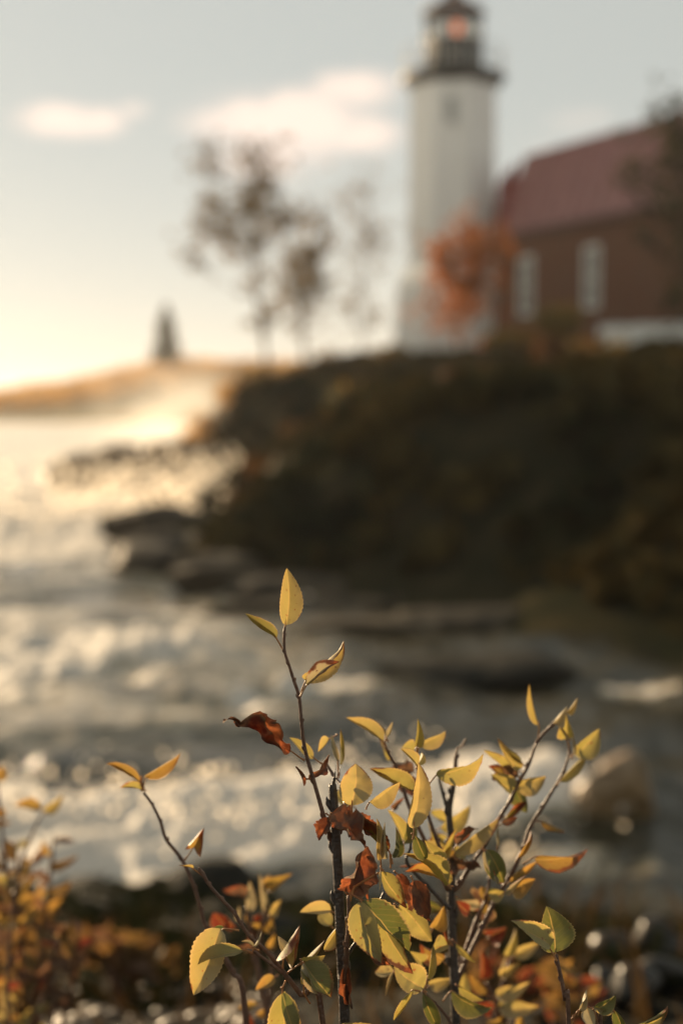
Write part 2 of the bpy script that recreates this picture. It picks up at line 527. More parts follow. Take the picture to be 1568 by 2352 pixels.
def make_water():
    NR, NC = 470, 420
    y = 4.8 * (3500 / 4.8) ** (np.linspace(0, 1, NR) ** 1.15)
    t = np.linspace(-1, 1, NC)
    t = .95 * t * (.42 + .58 * t * t)
    Y = np.repeat(y[:, None], NC, 1)
    X = Y * t[None, :]
    fade = 1 / (1 + (Y / 70) ** 2)
    sw = np.sin(Y * 1.25 + 2.2 * fbm(X * .22, Y * .22, 3) * 3 + X * .18)
    h = (.08 * sw + .26 * (fbm(X * .55, Y * .9, 11) - .5) + .22 * (fbm(X * 1.7, Y * 2.4, 12) - .5) + .07 * (fbm(X * 5, Y * 6, 13) - .5)) * fade
    tx = X / Y
    nz = fbm(X * 1.3, Y * 1.1, 21, 5, .6)
    nf = fbm(X * .5, Y * .35, 23, 4)
    # surf breaking on the near rocks, foam streaks further out, white water along the left
    z1 = np.exp(-((Y - (7.35 + .25 * np.sin(X * 1.7) + .25 * (X > .6) * np.exp(-((X - 1.0) / .5) ** 2))) / .62) ** 2) * (.35 + .65 * sstep(X, 1.7, .8)) * sstep(X + (nz - .5) * 2.5, 3.0, 1.4) * 1.2
    z1b = np.exp(-((Y - 6.8) / .35) ** 2) * .5 * sstep(X, 3, 1)
    z2 = sstep(Y, 17.5, 22) * sstep(tx, -.045, -.10) * 1.0 * sstep(Y, 400, 120)
    z3 = np.exp(-((Y - 12.2) / 1.9) ** 2) * sstep(tx, .0, -.13) * .72
    z4 = np.exp(-((Y - 11.1) / .35) ** 2 - ((X - 2.35) / .45) ** 2) * .8
    z5 = sstep(fbm(X * .35, Y * .8, 31), .48, .68) * .68 * sstep(X, 1.0, -.6)
    zone = np.maximum.reduce([z1, z1b, z2, z3, z4, z5])
    milk = sstep(tx, .07, -.12) * (.17 + .34 * sstep(fbm(X * .9, Y * 1.2, 25, 4, .6), .35, .7)) * sstep(Y, 8.4, 10) + .05
    foam = sstep(zone + (nz - .5) * 1.5 + (nf - .5) * .5, .42, .78) * np.clip(zone * 1.6, 0, 1)
    h = h + foam * (.02 + .17 * (fbm(X * 4.2, Y * 4.2, 41, 5, .6) - .35)) * fade + np.exp(-((Y - 7.65) / .45) ** 2) * .13 * sstep(X, 2.0, .4) * (.3 + 1.4 * fbm(X * 1.4, Y * .3, 77, 3))
    foam = np.clip(np.maximum(foam, milk), 0, 1)
    me = grid_mesh('water', X, Y, h)
    at = me.attributes.new('foam', 'FLOAT', 'POINT')
    at.data.foreach_set('value', foam.ravel().astype(np.float32))
    m, nt, b = material('lake_water')
    out = m.node_tree.nodes['Material Output']
    fo = nt.n('ShaderNodeAttribute', attribute_name='foam').outputs['Fac']
    co = nt.n('ShaderNodeTexCoord').outputs['Object']
    nn = nt.noise(9, 6, co, .65)
    fm = nt.smooth(nt.math('ADD', fo, nt.math('MULTIPLY', nt.math('SUBTRACT', nn, .5), .7)), .34, .70)
    nt.set(b, 'Base Color', nt.mix(nt.smooth(nt.math('ADD', fo, nt.math('MULTIPLY', nt.math('SUBTRACT', nn, .5), .5)), .04, .45), (.034, .030, .017), (.30, .25, .17)))
    b.inputs['Roughness'].default_value = .17
    b.inputs['IOR'].default_value = 1.333
    bp = nt.n('ShaderNodeBump', ins={'Strength': .55, 'Height': nt.noise(6, 5, co, .6)})
    bp.inputs['Distance'].default_value = .06
    nt.set(b, 'Normal', bp)
    fd = nt.n('ShaderNodeBsdfPrincipled', ins={'Base Color': (.86, .79, .69), 'Roughness': .6})
    tl = nt.n('ShaderNodeBsdfTranslucent', ins={0: (.86, .77, .64)})
    fb = nt.n('ShaderNodeBump', ins={'Strength': .8, 'Height': nn})
    fb.inputs['Distance'].default_value = .06
    nt.set(fd, 'Normal', fb)
    fx = nt.n('ShaderNodeMixShader', ins={0: .4, 1: fd.outputs[0], 2: tl.outputs[0]})
    mx = nt.n('ShaderNodeMixShader', ins={0: fm, 1: b.outputs[0], 2: fx.outputs[0]})
    m.node_tree.links.new(mx.outputs[0], out.inputs[0])
    o = link('water', me, m)
    tag(o, 'choppy grey green lake with white surf breaking along the shore', kind='structure')


make_water()

# ------------------------------------------------------------------ land
def make_headland():
    x = np.linspace(-8, 70, 200)
    y = np.linspace(9, 110, 240)
    X, Y = np.meshgrid(x, y)
    # finer near the shore: warp the columns
    X = -8 + (X + 8) ** 1.35 / (78 ** .35)
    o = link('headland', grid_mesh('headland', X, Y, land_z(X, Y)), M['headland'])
    tag(o, 'dark scrub covered headland rising from the water to the lighthouse', kind='structure')


make_headland()


def far_shore_z(x, y):
    a = x / y
    crest = np.interp(a, [-.45, -.30, -.24, -.19, -.14, -.115, -.08, -.02, .05, .2, .6],
                      [3.2, 3.6, 4.6, 6.2, 9.0, 10.2, 9.5, 9, 9, 9, 8])
    return -1 + (crest + 1.2 * (fbm(x * .09, y * .05, 51) - .5)) * sstep(y, 168, 232) + .8 * (fbm(x * .3, y * .3, 52) - .5)


def make_far_shore():
    X, Y = np.meshgrid(np.linspace(-170, 260, 220), np.linspace(160, 300, 40))
    Z = far_shore_z(X, Y) - 6 * sstep(Y, 250, 300)
    tag(link('distant_shore_hill', grid_mesh('far_shore', X, Y, Z), M['far_hill']), 'low wooded shore on the horizon with golden glow in its colour', kind='structure')


make_far_shore()


def bank_z(x, y):
    z = np.interp(y, [-30, 1.6, 2.4, 3.5, 4.4, 5.2, 5.8, 6.3, 6.9, 8], [1.6, 1.14, 1.08, .82, .54, .26, .04, -.2, -.5, -.9])
    e = (fbm(x * .8, y * .0 + 1, 61) - .5) * 1.1
    z = np.interp(y - e * sstep(y, 3, 6), [-30, 1.6, 2.4, 3.5, 4.4, 5.2, 5.8, 6.3, 6.9, 8], [1.6, 1.14, 1.08, .82, .54, .26, .04, -.2, -.5, -.9])
    return z + (fbm(x * 1.8, y * 1.8, 62) - .5) * .22 * sstep(y, 1.2, 3) + (fbm(x * 6, y * 6, 63) - .5) * .06


def make_bank():
    y = np.concatenate([np.linspace(-30, 0, 16)[:-1], np.linspace(0, 8, 130)])
    x = np.concatenate([np.linspace(-40, -4, 20)[:-1], np.linspace(-4, 4, 130), np.linspace(4, 40, 20)[1:]])
    X, Y = np.meshgrid(x, y)
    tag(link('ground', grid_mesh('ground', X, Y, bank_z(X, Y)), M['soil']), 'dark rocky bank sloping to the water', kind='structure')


make_bank()


def rock_mesh(name, size, seed, sub=3, rough=.35):
    import bmesh
    bm = bmesh.new()
    bmesh.ops.create_icosphere(bm, subdivisions=sub, radius=1)
    rng = random.Random(seed)
    planes = [(Vector((rng.gauss(0, 1), rng.gauss(0, 1), rng.gauss(0, 1))).normalized(), rng.uniform(.55, .9)) for _ in range(9)]
    from mathutils import noise
    for v in bm.verts:
        p = v.co.copy()
        for n, d in planes:
            k = p.dot(n)
            if k > d:
                p -= n * (k - d) * .85
        p *= 1 + rough * .5 * noise.noise(p * 1.7 + Vector((seed * 3.1, 0, 0))) + rough * .2 * noise.noise(p * 5 + Vector((0, seed, 0)))
        v.co = Vector((p.x * size[0], p.y * size[1], p.z * size[2]))
    me = bpy.data.meshes.new(name)
    bm.to_mesh(me)
    bm.free()
    return me


def rock(name, loc, size, seed, mat, label, group=None, rz=0.):
    me = rock_mesh(name, size, seed)
    me.materials.append(mat)
    me.polygons.foreach_set('use_smooth', [False] * len(me.polygons))
    o = bpy.data.objects.new(name, me)
    COL.objects.link(o)
    o.location = loc
    o.rotation_euler = (0, 0, rz)
    return tag(o, label, 'rock', group)


def at_water(x, y, z=0.):
    """the point of the water level seen at an overview pixel"""
    d = FWD + Vector(((x - 784) / FPX, 0, 0)) + UPV * ((1176 - y) / FPX)
    return CAM + d * ((z - CAM_H) / d.z)


p = at_water(200, 1128)
rock('boulder', p + Vector((0, .4, .25)), (1.35, .9, .8), 1, M['rust_rock'], 'sunlit tan rock in white water, outermost off the headland')
p = at_water(300, 1132)
rock('boulder', p + Vector((0, .2, .3)), (1.45, 1.0, .95), 2, M['rust_rock'], 'tan brown rock between the outermost rock and the headland')
p = at_water(400, 1135)
rock('boulder', p + Vector((0, .5, .35)), (1.3, 1.0, 1.1), 3, M['rust_rock'], 'golden rock tucked against the foot of the headland')
p = at_water(560, 1300)
rock('boulder', p + Vector((0, .5, .15)), (1.1, .9, .62), 4, M['wet_rock'], 'large dark wet rock at the headland tip below the cliff')
p = at_water(430, 1290)
rock('boulder', p + Vector((0, .3, .1)), (.75, .6, .42), 5, M['wet_rock'], 'low dark wet rock awash left of the large dark one')
p = at_water(350, 1225)
rock('boulder', p + Vector((.3, .3, 0)), (.9, .7, .32), 15, M['wet_rock'], 'flat black rock in foam behind the low awash rock')
p = at_water(1425, 1890)
rock('boulder', p + Vector((0, .1, .12)), (.26, .22, .24), 6, M['rust_rock'], 'brown rock standing in the surf right of the leafy shrub')
p = at_water(1140, 1560)
rock('boulder', p + Vector((0, .3, .0)), (.9, .5, .16), 7, M['wet_rock'], 'flat wet ledge barely above the shaded cove')
ORD = ('leftmost', 'second from the left', 'third from the left', 'fourth from the left', 'fifth from the left', 'fifth from the right', 'fourth from the right', 'third from the right', 'second from the right', 'rightmost')
rng = random.Random(8)
for k in range(22):
    y = rng.uniform(17.0, 44)
    x0 = float(np.interp(y, [17, 18.5, 21, 25, 33, 40, 46], [-.9, -2.5, -2.65, -2.7, -3.0, -3.5, -3.9]))
    s = rng.uniform(.3, .75) * (.7 + y / 60)
    rock('shore_rock', (x0 + rng.uniform(-.7, .9), y, rng.uniform(-.05, .25)), (s * rng.uniform(1.1, 2.0), s * rng.uniform(.7, 1.1), s * rng.uniform(.3, .6)), 120 + k,
         M['rust_rock'] if y > 24 else M['brown_rock'], 'brown rock slab at the waterline below the headland', 'rock slabs along the foot of the headland', rng.uniform(0, 3))
for k in range(9):
    x = -1.2 + k * .55 + rng.uniform(-.3, .3)
    y = rng.uniform(14.2, 16.8) - max(0, x) * .35
    s = rng.uniform(.25, .6)
    rock('ledge', (x, y, rng.uniform(-.1, .05)), (s * 1.9, s * .8, s * .38), 160 + k, M['brown_rock'], 'low wet rock ledge in the shaded cove, ' + (ORD[:5] + ORD[-4:])[k] + ' of nine', 'rock ledges in the cove', rng.uniform(-.4, .4))
rng = random.Random(5)
for k in range(24):
    x = -2.4 + 4.9 * (k + rng.uniform(.1, .9)) / 24
    y = rng.uniform(4.9, 6.2)
    s = rng.uniform(.12, .25)
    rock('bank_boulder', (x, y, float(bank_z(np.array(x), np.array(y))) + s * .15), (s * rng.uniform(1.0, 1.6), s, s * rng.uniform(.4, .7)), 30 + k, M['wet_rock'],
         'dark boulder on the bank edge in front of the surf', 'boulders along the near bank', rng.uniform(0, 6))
for k in range(26):
    x, y = rng.uniform(-1.7, 1.9), rng.uniform(2.7, 5.0)
    s = rng.uniform(.06, .16)
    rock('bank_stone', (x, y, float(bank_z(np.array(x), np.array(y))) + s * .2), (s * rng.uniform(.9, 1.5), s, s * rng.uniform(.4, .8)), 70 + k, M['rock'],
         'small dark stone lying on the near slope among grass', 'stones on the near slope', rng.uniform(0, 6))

# ------------------------------------------------------------------ lighthouse
def ngon(c, r, n, z, rot):
    return [Vector((c.x + r * math.cos(rot + 2 * math.pi * k / n), c.y + r * math.sin(rot + 2 * math.pi * k / n), z)) for k in range(n)]


def wrap_uv(me, c):
    uvl = me.uv_layers.new(name='UVMap')
    for pl in me.polygons:
        for li in pl.loop_indices:
            co = me.vertices[me.loops[li].vertex_index].co
            n = pl.normal
            if abs(n.z) > .9:
                uvl.data[li].uv = (co.x, co.y)
            else:
                t = Vector((-n.y, n.x, 0)).normalized()
                uvl.data[li].uv = (co.dot(t), co.z)


TD = 53.0
TC = PD(1037, 820, TD)
tz0 = float(land_z(np.array(TC.x), np.array(TC.y))) - .15


def zpix(y, d=TD, x=1037):
    return PD(x, y, d).z


ROT8 = R(22.5) + R(-7)
lh = empty('lighthouse', (TC.x, TC.y, tz0), 'white brick lighthouse tower with black lantern room beside the red roofed house', 'lighthouse')
mb = MB()
zt, zs, zs2 = zpix(205), zpix(655), zpix(618)
k8 = 1 / math.cos(math.pi / 8)
mb.rings([ngon(TC, 1.60 * k8, 8, zs2 - .5, ROT8), ngon(TC, 1.53 * k8, 8, zt, ROT8)])
o = mb.build('tower_shaft', M['white_brick'], lh, False); wrap_uv(o.data, TC)
mb = MB()


def sq(r, z):
    ps = []
    for k in range(4):
        a = R(45) + ROT8 - R(22.5) + k * math.pi / 2
        a2 = a + math.pi / 2
        c1 = Vector((math.cos(a), math.sin(a), 0)); c2 = Vector((math.cos(a2), math.sin(a2), 0))
        r2 = r * 1.36
        ps += [TC + c1 * r2 + (c2 - c1) * r2 * .22, TC + c1 * r2 + (c2 - c1) * r2 * .78]
    return [Vector((q.x, q.y, z)) for q in ps]


mb.rings([ngon(TC, 2.16 * k8, 8, tz0 - .4, ROT8), ngon(TC, 1.95 * k8, 8, zs, ROT8), ngon(TC, 1.90 * k8, 8, zs + .12, ROT8), ngon(TC, 1.60 * k8, 8, zs2 + .1, ROT8)])
o = mb.build('tower_base', M['white_brick'], lh, False); wrap_uv(o.data, TC)
# narrow stair window on the shaft
wd = MB()
fdir = Vector((math.cos(ROT8 - R(22.5) - math.pi / 2 + R(45) - R(45)), math.sin(ROT8 - R(22.5) - math.pi / 2), 0))
tdir = Vector((-fdir.y, fdir.x, 0))
wz = zpix(280)
wc = TC + fdir * 1.545; wc.z = wz
wd.box(wc, (tdir * .26, fdir * .05, Vector((0, 0, .55))))
wo = wd.build('window', M['white_paint'], lh, False)
pn = MB(); pn.box(wc + fdir * .045, (tdir * .19, fdir * .01, Vector((0, 0, .46))))
pn.build('pane', M['rail_iron'], wo, False)
# corbelled gallery
mb = MB()
zg0, zg1 = zpix(212), zpix(188)
mb.rings([ngon(TC, 1.58, 16, zg0 - .05, ROT8), ngon(TC, 1.78, 16, zg0 + .10, ROT8), ngon(TC, 1.92, 16, zg1 - .14, ROT8), ngon(TC, 1.94, 16, zg1, ROT8)])
mb.build('gallery_deck', M['black_iron'], lh, False)
mb = MB()
mb.rings([ngon(TC, 1.74, 16, zg1 + .004, ROT8), ngon(TC, 1.74, 16, zg1 + .05, ROT8)])
mb.build('deck_plate', M['black_iron'], lh, False)
for k in range(16):
    a = ROT8 + k * math.pi / 8
    b = TC + Vector((math.cos(a), math.sin(a), 0)) * 1.84
    mb = MB()
    mb.tube([Vector((b.x, b.y, zg1)), Vector((b.x, b.y, zg1 + .95))], .014, 6, 1)
    mb.build('baluster', M['black_iron'], lh)
for hz in (.5, .95):
    mb = MB()
    ring = ngon(TC, 1.84, 16, zg1 + hz, ROT8)
    mb.tube(ring + [ring[0]], .018, 6, 1)
    mb.build('rail', M['black_iron'], lh)
# lantern room
lr = 1.05
zl0, zl1, zl2 = zg1 + .05, zpix(112), zpix(48)
ROT10 = R(9)
mb = MB()
mb.rings([ngon(TC, lr, 10, zl0, ROT10), ngon(TC, lr, 10, zl1, ROT10)])
mb.build('lantern_wall', M['black_iron'], lh, False)
for k in range(10):
    a = ROT10 + k * math.pi / 5
    q = TC + Vector((math.cos(a), math.sin(a), 0)) * lr
    mb = MB()
    mb.tube([Vector((q.x, q.y, zl0)), Vector((q.x, q.y, zl2))], .05, 6, 1)
    mb.build('mullion', M['black_iron'], lh)
    q2 = TC + Vector((math.cos(a + math.pi / 5), math.sin(a + math.pi / 5), 0)) * lr
    d = (q2 - q).normalized()
    out_n = Vector((d.y, -d.x, 0))
    # white slats of the lower wall
    for s in (.3, .7):
        c = q + (q2 - q) * s + out_n * .012; c.z = (zl0 + zl1) / 2 - .05
        mb = MB()
        mb.box(c, (d * .045, out_n * .012, Vector((0, 0, (zl1 - zl0) * .42))))
        mb.build('slat', M['rail_iron'], lh, False)
    mb = MB()
    A = [Vector((w.x, w.y, z)) for w, z in ((q, zl1), (q2, zl1), (q2, zl2), (q, zl2))]
    mb.prism(A, -out_n * .012)
    mb.build('lantern_pane', M['lantern_glass'], lh, False)
mb = MB()
mb.rings([ngon(TC, lr + .07, 10, zl1 - .05, ROT10), ngon(TC, lr + .07, 10, zl1 + .05, ROT10)])
mb.build('sill_ring', M['black_iron'], lh, False)
# the lit lens on its pedestal
mb = MB()
mb.rings([ngon(TC, .22, 12, zl0, 0), ngon(TC, .22, 12, zl1 + .15, 0)])
mb.build('lens_pedestal', M['black_iron'], lh)
mb = MB()
zc = (zl1 + zl2) / 2 + .02
lc = TC + Vector((.12, 0, 0))
mb.rings([ngon(lc, r, 14, zc + z, 0) for r, z in ((.08, -.24), (.14, -.17), (.18, 0), (.14, .15), (.08, .22))])
mb.build('lens', M['lens'], lh)
# roof and ball
mb = MB()
mb.rings([ngon(TC, lr + .12, 10, zl2 - .02, ROT10), ngon(TC, lr + .14, 10, zl2 + .08, ROT10), ngon(TC, .62, 10, zl2 + .42, ROT10), ngon(TC, .14, 10, zpix(0), ROT10)])
mb.build('lantern_roof', M['roof_rust'], lh, False)
mb = MB()
zb = zpix(0) + .12
mb.rings([ngon(TC, .2 * math.sin(math.pi * (k + .5) / 8), 12, zb - .2 * math.cos(math.pi * (k + .5) / 8), 0) for k in range(8)])
mb.build('vent_ball', M['red_trim'], lh)

# ------------------------------------------------------------------ keeper's house
E0, E1 = PD(1152, 538, 50.5), PD(1480, 492, 43.4)
E1.z = E0.z
wdir = (E1 - E0); wdir.z = 0; wdir.normalize()
wnor = Vector((wdir.y, -wdir.x, 0))
if wnor.y > 0: wnor = -wnor
EZ = E0.z
half = 1.05
RZ = PD(1185, 366, 51.2).z
gz = 3.6
hlen = 13.0
house = empty('house', (E0.x, E0.y, gz), "red brick keeper's house with red roof standing right of the white tower", 'house')
up = Vector((0, 0, 1))
base0 = Vector((E0.x, E0.y, 0))


def hp(s, t, z):                  # s along wall, t out of wall (+ towards the viewer)
    return Vector((E0.x, E0.y, 0)) + wdir * s + wnor * t + up * z


depthH = 6.6
win_s = []
for xc, w in ((1207, .0), (1357, .0)):
    ray = (PD(xc, 660, 1) - CAM)
    # intersect the vertical wall plane
    tt = (base0 - CAM).dot(wnor) / ray.dot(wnor)
    q = CAM + ray * tt
    win_s.append(((q - base0).dot(wdir), q))
# brick wall built round its window openings
mb = MB()
segs = [0.0]
ww = .42
for s, q in win_s:
    segs += [s - ww, s + ww]
segs.append(hlen)
wtop, wbot = PD(1207, 592, win_s[0][1].y).z, PD(1207, 726, win_s[0][1].y).z


def wall_piece(s0, s1, z0, z1):
    mb.prism([hp(s0, 0, z0), hp(s1, 0, z0), hp(s1, 0, z1), hp(s0, 0, z1)], -wnor * .3)


for k in range(0, len(segs) - 1, 2):
    wall_piece(segs[k] - (.45 if k == 0 else 0), segs[k + 1], gz - .3, EZ - .02)
for s, q in win_s:
    wall_piece(s - ww, s + ww, gz - .3, wbot)
    wall_piece(s - ww, s + ww, wtop, EZ - .02)
mb.prism([hp(0, -.3, gz - .3), hp(0, -depthH, gz - .3), hp(0, -depthH, EZ - .02), hp(0, -half, RZ - .25), hp(0, -.3, EZ - .02)], wdir * .3)
mb.prism([hp(hlen, -.3, gz - .3), hp(hlen, -depthH, gz - .3), hp(hlen, -depthH, EZ - .02), hp(hlen, -half, RZ - .25), hp(hlen, -.3, EZ - .02)], wdir * -.3)
mb.prism([hp(.3, -depthH + .3, gz - .3), hp(hlen - .3, -depthH + .3, gz - .3), hp(hlen - .3, -depthH + .3, EZ - .02), hp(.3, -depthH + .3, EZ - .02)], -wnor * .3)
o = mb.build('wall', M['red_brick'], house, False); wrap_uv(o.data, E0)
# roof slopes: slabs with overhang; standing seams as raised strips
mb = MB()
rt = -half
ov = .28
slope = (hp(0, rt, RZ) - hp(0, 0, EZ)).normalized()
a0, a1 = hp(-.05, 0, EZ) - slope * ov, hp(hlen + .2, 0, EZ) - slope * ov
b0, b1 = hp(-.05, rt, RZ), hp(hlen + .2, rt, RZ)
nrm = wdir.cross(slope)
if nrm.z < 0: nrm = -nrm
mb.prism([a0, a1, b1, b0], nrm * .09)
c0, c1 = hp(-.05, -depthH - .2, EZ), hp(hlen + .2, -depthH - .2, EZ)
mb.prism([b0, b1, c1, c0], up * .09)
roof = mb.build('roof', M['roof'], house, False)
for k in range(17):
    s = .3 + k * .75
    st = MB()
    lo, hi = hp(s, 0, EZ) - slope * ov, hp(s, rt, RZ)
    st.prism([lo + nrm * .092, lo + nrm * .13, hi + nrm * .13, hi + nrm * .092], wdir * .03)
    st.build('seam', M['roof'], roof, False)
mb = MB()
mb.prism([hp(-.05, .02, EZ - .22), hp(hlen, .02, EZ - .22), hp(hlen, .24, EZ - .2), hp(-.05, .24, EZ - .2)], up * .14)
mb.build('eaves_board', M['dark_trim'], house, False)
# dark red hipped end piece between roof and tower
lk = MB()
L0 = [PD(1138, 556, 50.4), PD(1188, 548, 50.1), PD(1188, 372, 50.9), PD(1181, 374, 50.9), PD(1146, 414, 50.8)]
lk.prism(L0, Vector((.1, 1.6, 0)))
lk.build('hipped_end', M['red_trim'], house, False)
for i, (s, q) in enumerate(win_s):
    fr = MB()
    zt_, zb_ = wtop, wbot
    for ds in (-1, 1):
        fr.box(hp(s + ds * (ww - .06), -.06, (zt_ + zb_) / 2), (wdir * .06, wnor * .07, up * ((zt_ - zb_) / 2)))
    fr.box(hp(s, -.06, zt_ - .07), (wdir * (ww - .12), wnor * .07, up * .07))
    fr.box(hp(s, -.06, zb_ + .06), (wdir * (ww - .12), wnor * .09, up * .06))
    fr.box(hp(s, -.07, (zt_ + zb_) / 2), (wdir * (ww - .12), wnor * .05, up * .035))
    fr.box(hp(s, -.07, (zt_ + zb_) / 2), (wdir * .02, wnor * .04, up * ((zt_ - zb_) / 2 - .13)))
    w = fr.build('window', M['white_paint'], house, False)
    for ds in (-1, 1):
        for dz in (-1, 1):
            pn = MB()
            hz = (zt_ - zb_) / 4
            pn.box(hp(s + ds * .16, -.085, (zt_ + zb_) / 2 + dz * (hz - .05)), (wdir * .135, wnor * .006, up * (hz - .09)))
            pn.build('pane', M['window_glass'], w, False)
            if dz < 0:
                continue
            pn = MB()               # white curtain behind the upper sash
            pn.box(hp(s + ds * .16, -.16, (zt_ + zb_) / 2), (wdir * .12, wnor * .01, up * (hz * 2 - .12)))
            pn.build('curtain', M['white_paint'], w, False)

# white board fence in front of the house, right edge
fa, fb2 = PD(1372, 838, 40), PD(1600, 846, 38.5)
fz0 = fa.z - .25
fh = PD(1372, 748, 40).z - fz0
fe = empty('fence', (fa.x, fa.y, fz0), 'low white board fence in front of the brick house', 'fence')
fd_ = (fb2 - fa); fd_.z = 0
FL = fd_.length; fd_.normalize()
fn = Vector((fd_.y, -fd_.x, 0))
nb = 14
for k in range(nb):
    c = Vector((fa.x, fa.y, fz0 + fh / 2)) + fd_ * (FL * (k + .5) / nb)
    mb = MB(); mb.box(c, (fd_ * (FL / nb / 2 - .012), fn * .012, up * (fh / 2 + random.Random(k).uniform(-.02, .02))))
    mb.build('board', M['white_paint'], fe, False)
for hz in (.2, .75):
    c = Vector((fa.x, fa.y, fz0 + fh * hz)) + fd_ * FL / 2 - fn * .045
    mb = MB(); mb.box(c, (fd_ * FL / 2, fn * .03, up * .05)); mb.build('rail', M['white_paint'], fe, False)

# ------------------------------------------------------------------ trees and scrub
def leaf_cloud(mb, c, r, n, size, rng, squash=1.0):
    for _ in range(n):
        while True:
            q = Vector((rng.uniform(-1, 1), rng.uniform(-1, 1), rng.uniform(-1, 1)))
            if q.length < 1: break
        q = Vector((q.x * r, q.y * r, q.z * r * squash)) + c
        a = Vector((rng.gauss(0, 1), rng.gauss(0, 1), rng.gauss(0, 1))).normalized()
        b = a.orthogonal().normalized()
        s = size * rng.uniform(.6, 1.4)
        mb.add([q - a * s, q + b * s * .55, q + a * s, q - b * s * .55], [(0, 1, 2, 3)])


def cluster_tree(name, base_px, depth, clusters, trunk_pts, mat, label, group=None, lsize=.07, trunk_r=.09, seed=1, n_mul=2.3):
    rng = random.Random(seed)
    base = PD(*base_px, depth)
    root = empty(name, base, label, 'tree', group)
    tp = [base - up * .3] + [PD(x, y, depth) for x, y in trunk_pts]
    tb = MB()
    n = len(tp)
    tb.tube(tp, [trunk_r * (1 - .8 * i / (n - 1)) for i in range(n)], 8, 3)
    cb = MB()
    for (x, y, r, dens) in clusters:
        dd = depth + rng.uniform(-1, 1) * .8
        c = PD(x, y, dd)
        rr = r / FPX * depth * 1.15
        cand = [q for q in tp if q.z < c.z - .2] or tp[:1]
        j = min(cand, key=lambda q: (q - c).length)
        mid = (j + c) / 2 - up * .15 + Vector((rng.uniform(-.1, .1), rng.uniform(-.1, .1), 0))
        tb.tube([j, mid, c], [trunk_r * .4, trunk_r * .25, trunk_r * .08], 5, 3)
        for _ in range(9):
            e = c + Vector((rng.gauss(0, 1), rng.gauss(0, 1), rng.gauss(.3, 1))).normalized() * rr * rng.uniform(.6, 1.1)
            tb.tube([mid + (c - mid) * rng.random(), (c + e) / 2, e], [trunk_r * .2, trunk_r * .14, trunk_r * .06], 4, 2)
            leaf_cloud(cb, e, rr * .3, int(dens * 5), lsize, rng)
        leaf_cloud(cb, mid.lerp(c, .5), rr * 1.1, int(dens * rr * rr * 60 * n_mul), lsize, rng)
        for _ in range(17):
            q = c + Vector((rng.gauss(0, .85), rng.gauss(0, .85), rng.gauss(0, .85))) * rr
            leaf_cloud(cb, q, rr * rng.uniform(.2, .45), int(dens * rr * rr * 34 * n_mul), lsize, rng)
    tb.build('trunk', M['tree_bark'], root)
    cb.build('crown', mat, root, False)
    return root


cluster_tree('autumn_tree', (612, 830), 44,
             [(595, 350, 34, .7), (580, 420, 36, 1.2), (555, 475, 34, .9), (470, 345, 26, .55), (478, 400, 26, .5), (500, 470, 30, .6), (480, 505, 26, .7),
              (520, 545, 34, .8), (445, 600, 24, .55), (600, 540, 26, .6), (640, 490, 40, .8), (670, 505, 26, .7), (570, 560, 26, .6), (590, 650, 24, .5), (605, 735, 22, 1.0)],
             [(606, 770), (592, 690), (586, 600), (580, 520), (585, 430), (600, 350)], M['cr_olive'],
             'tall thin tree with airy olive crown, left of the denser one', 'autumn trees beside the tower', .075, .075, 3)
cluster_tree('autumn_tree', (700, 830), 46,
             [(690, 590, 44, 2.2), (725, 600, 36, 2.2), (665, 640, 36, 1.6), (720, 660, 40, 2.0), (690, 690, 40, 1.7), (740, 490, 16, 1.2), (745, 540, 20, .8), (690, 735, 30, .9), (650, 580, 26, .5)],
             [(697, 780), (692, 710), (705, 640), (728, 560), (740, 490)], M['cr_olive'],
             'dark dense bushy tree in the middle between thin tree and tower', 'autumn trees beside the tower', .075, .075, 4, .62)
cluster_tree('autumn_tree', (835, 830), 50,
             [(860, 525, 34, .45), (800, 560, 42, .3), (840, 430, 40, .22), (780, 470, 40, .22), (880, 560, 26, .35), (830, 640, 36, .2), (810, 720, 40, .28), (850, 740, 32, .2)],
             [(832, 770), (836, 690), (828, 600), (845, 520), (842, 430)], M['cr_olive'],
             'sparse nearly bare tree closest to the white tower', 'autumn trees beside the tower', .065, .04, 5)
cluster_tree('maple_tree', (1050, 850), 44,
             [(1065, 560, 36, 2.2), (1105, 570, 34, 2.2), (1100, 610, 38, 2.2), (1060, 630, 42, 2.4), (1020, 600, 28, 1.8), (1010, 570, 20, 1.4), (1085, 660, 34, 2.0), (1050, 690, 40, 1.6), (990, 700, 34, .7), (1040, 740, 36, 1.2), (1075, 530, 20, 1.4)],
             [(1052, 790), (1056, 730), (1060, 660), (1070, 590)], M['cr_orange'],
             'small maple with bright orange leaves in front of the white tower', None, .085, .05, 6, .9)
rt_ = cluster_tree('overhanging_tree', (1640, 900), 30,
             [(1530, 330, 46, 2.0), (1560, 290, 40, 2.2), (1565, 380, 44, 2.2), (1600, 330, 60, 2.2), (1455, 390, 34, .9), (1435, 420, 24, .7), (1510, 430, 36, .5), (1490, 470, 30, .7),
              (1540, 470, 40, 1.0), (1570, 560, 46, 1.5), (1590, 640, 50, 1.8), (1560, 700, 40, 1.6), (1480, 545, 24, .4), (1600, 450, 60, 1.6), (1500, 250, 20, .5), (1545, 250, 30, .9)],
             [(1630, 780), (1615, 660), (1600, 540), (1590, 430), (1580, 320)], M['cr_dark'],
             'dark tree at the right edge hanging over the red roof', None, .08, .11, 7, .36)

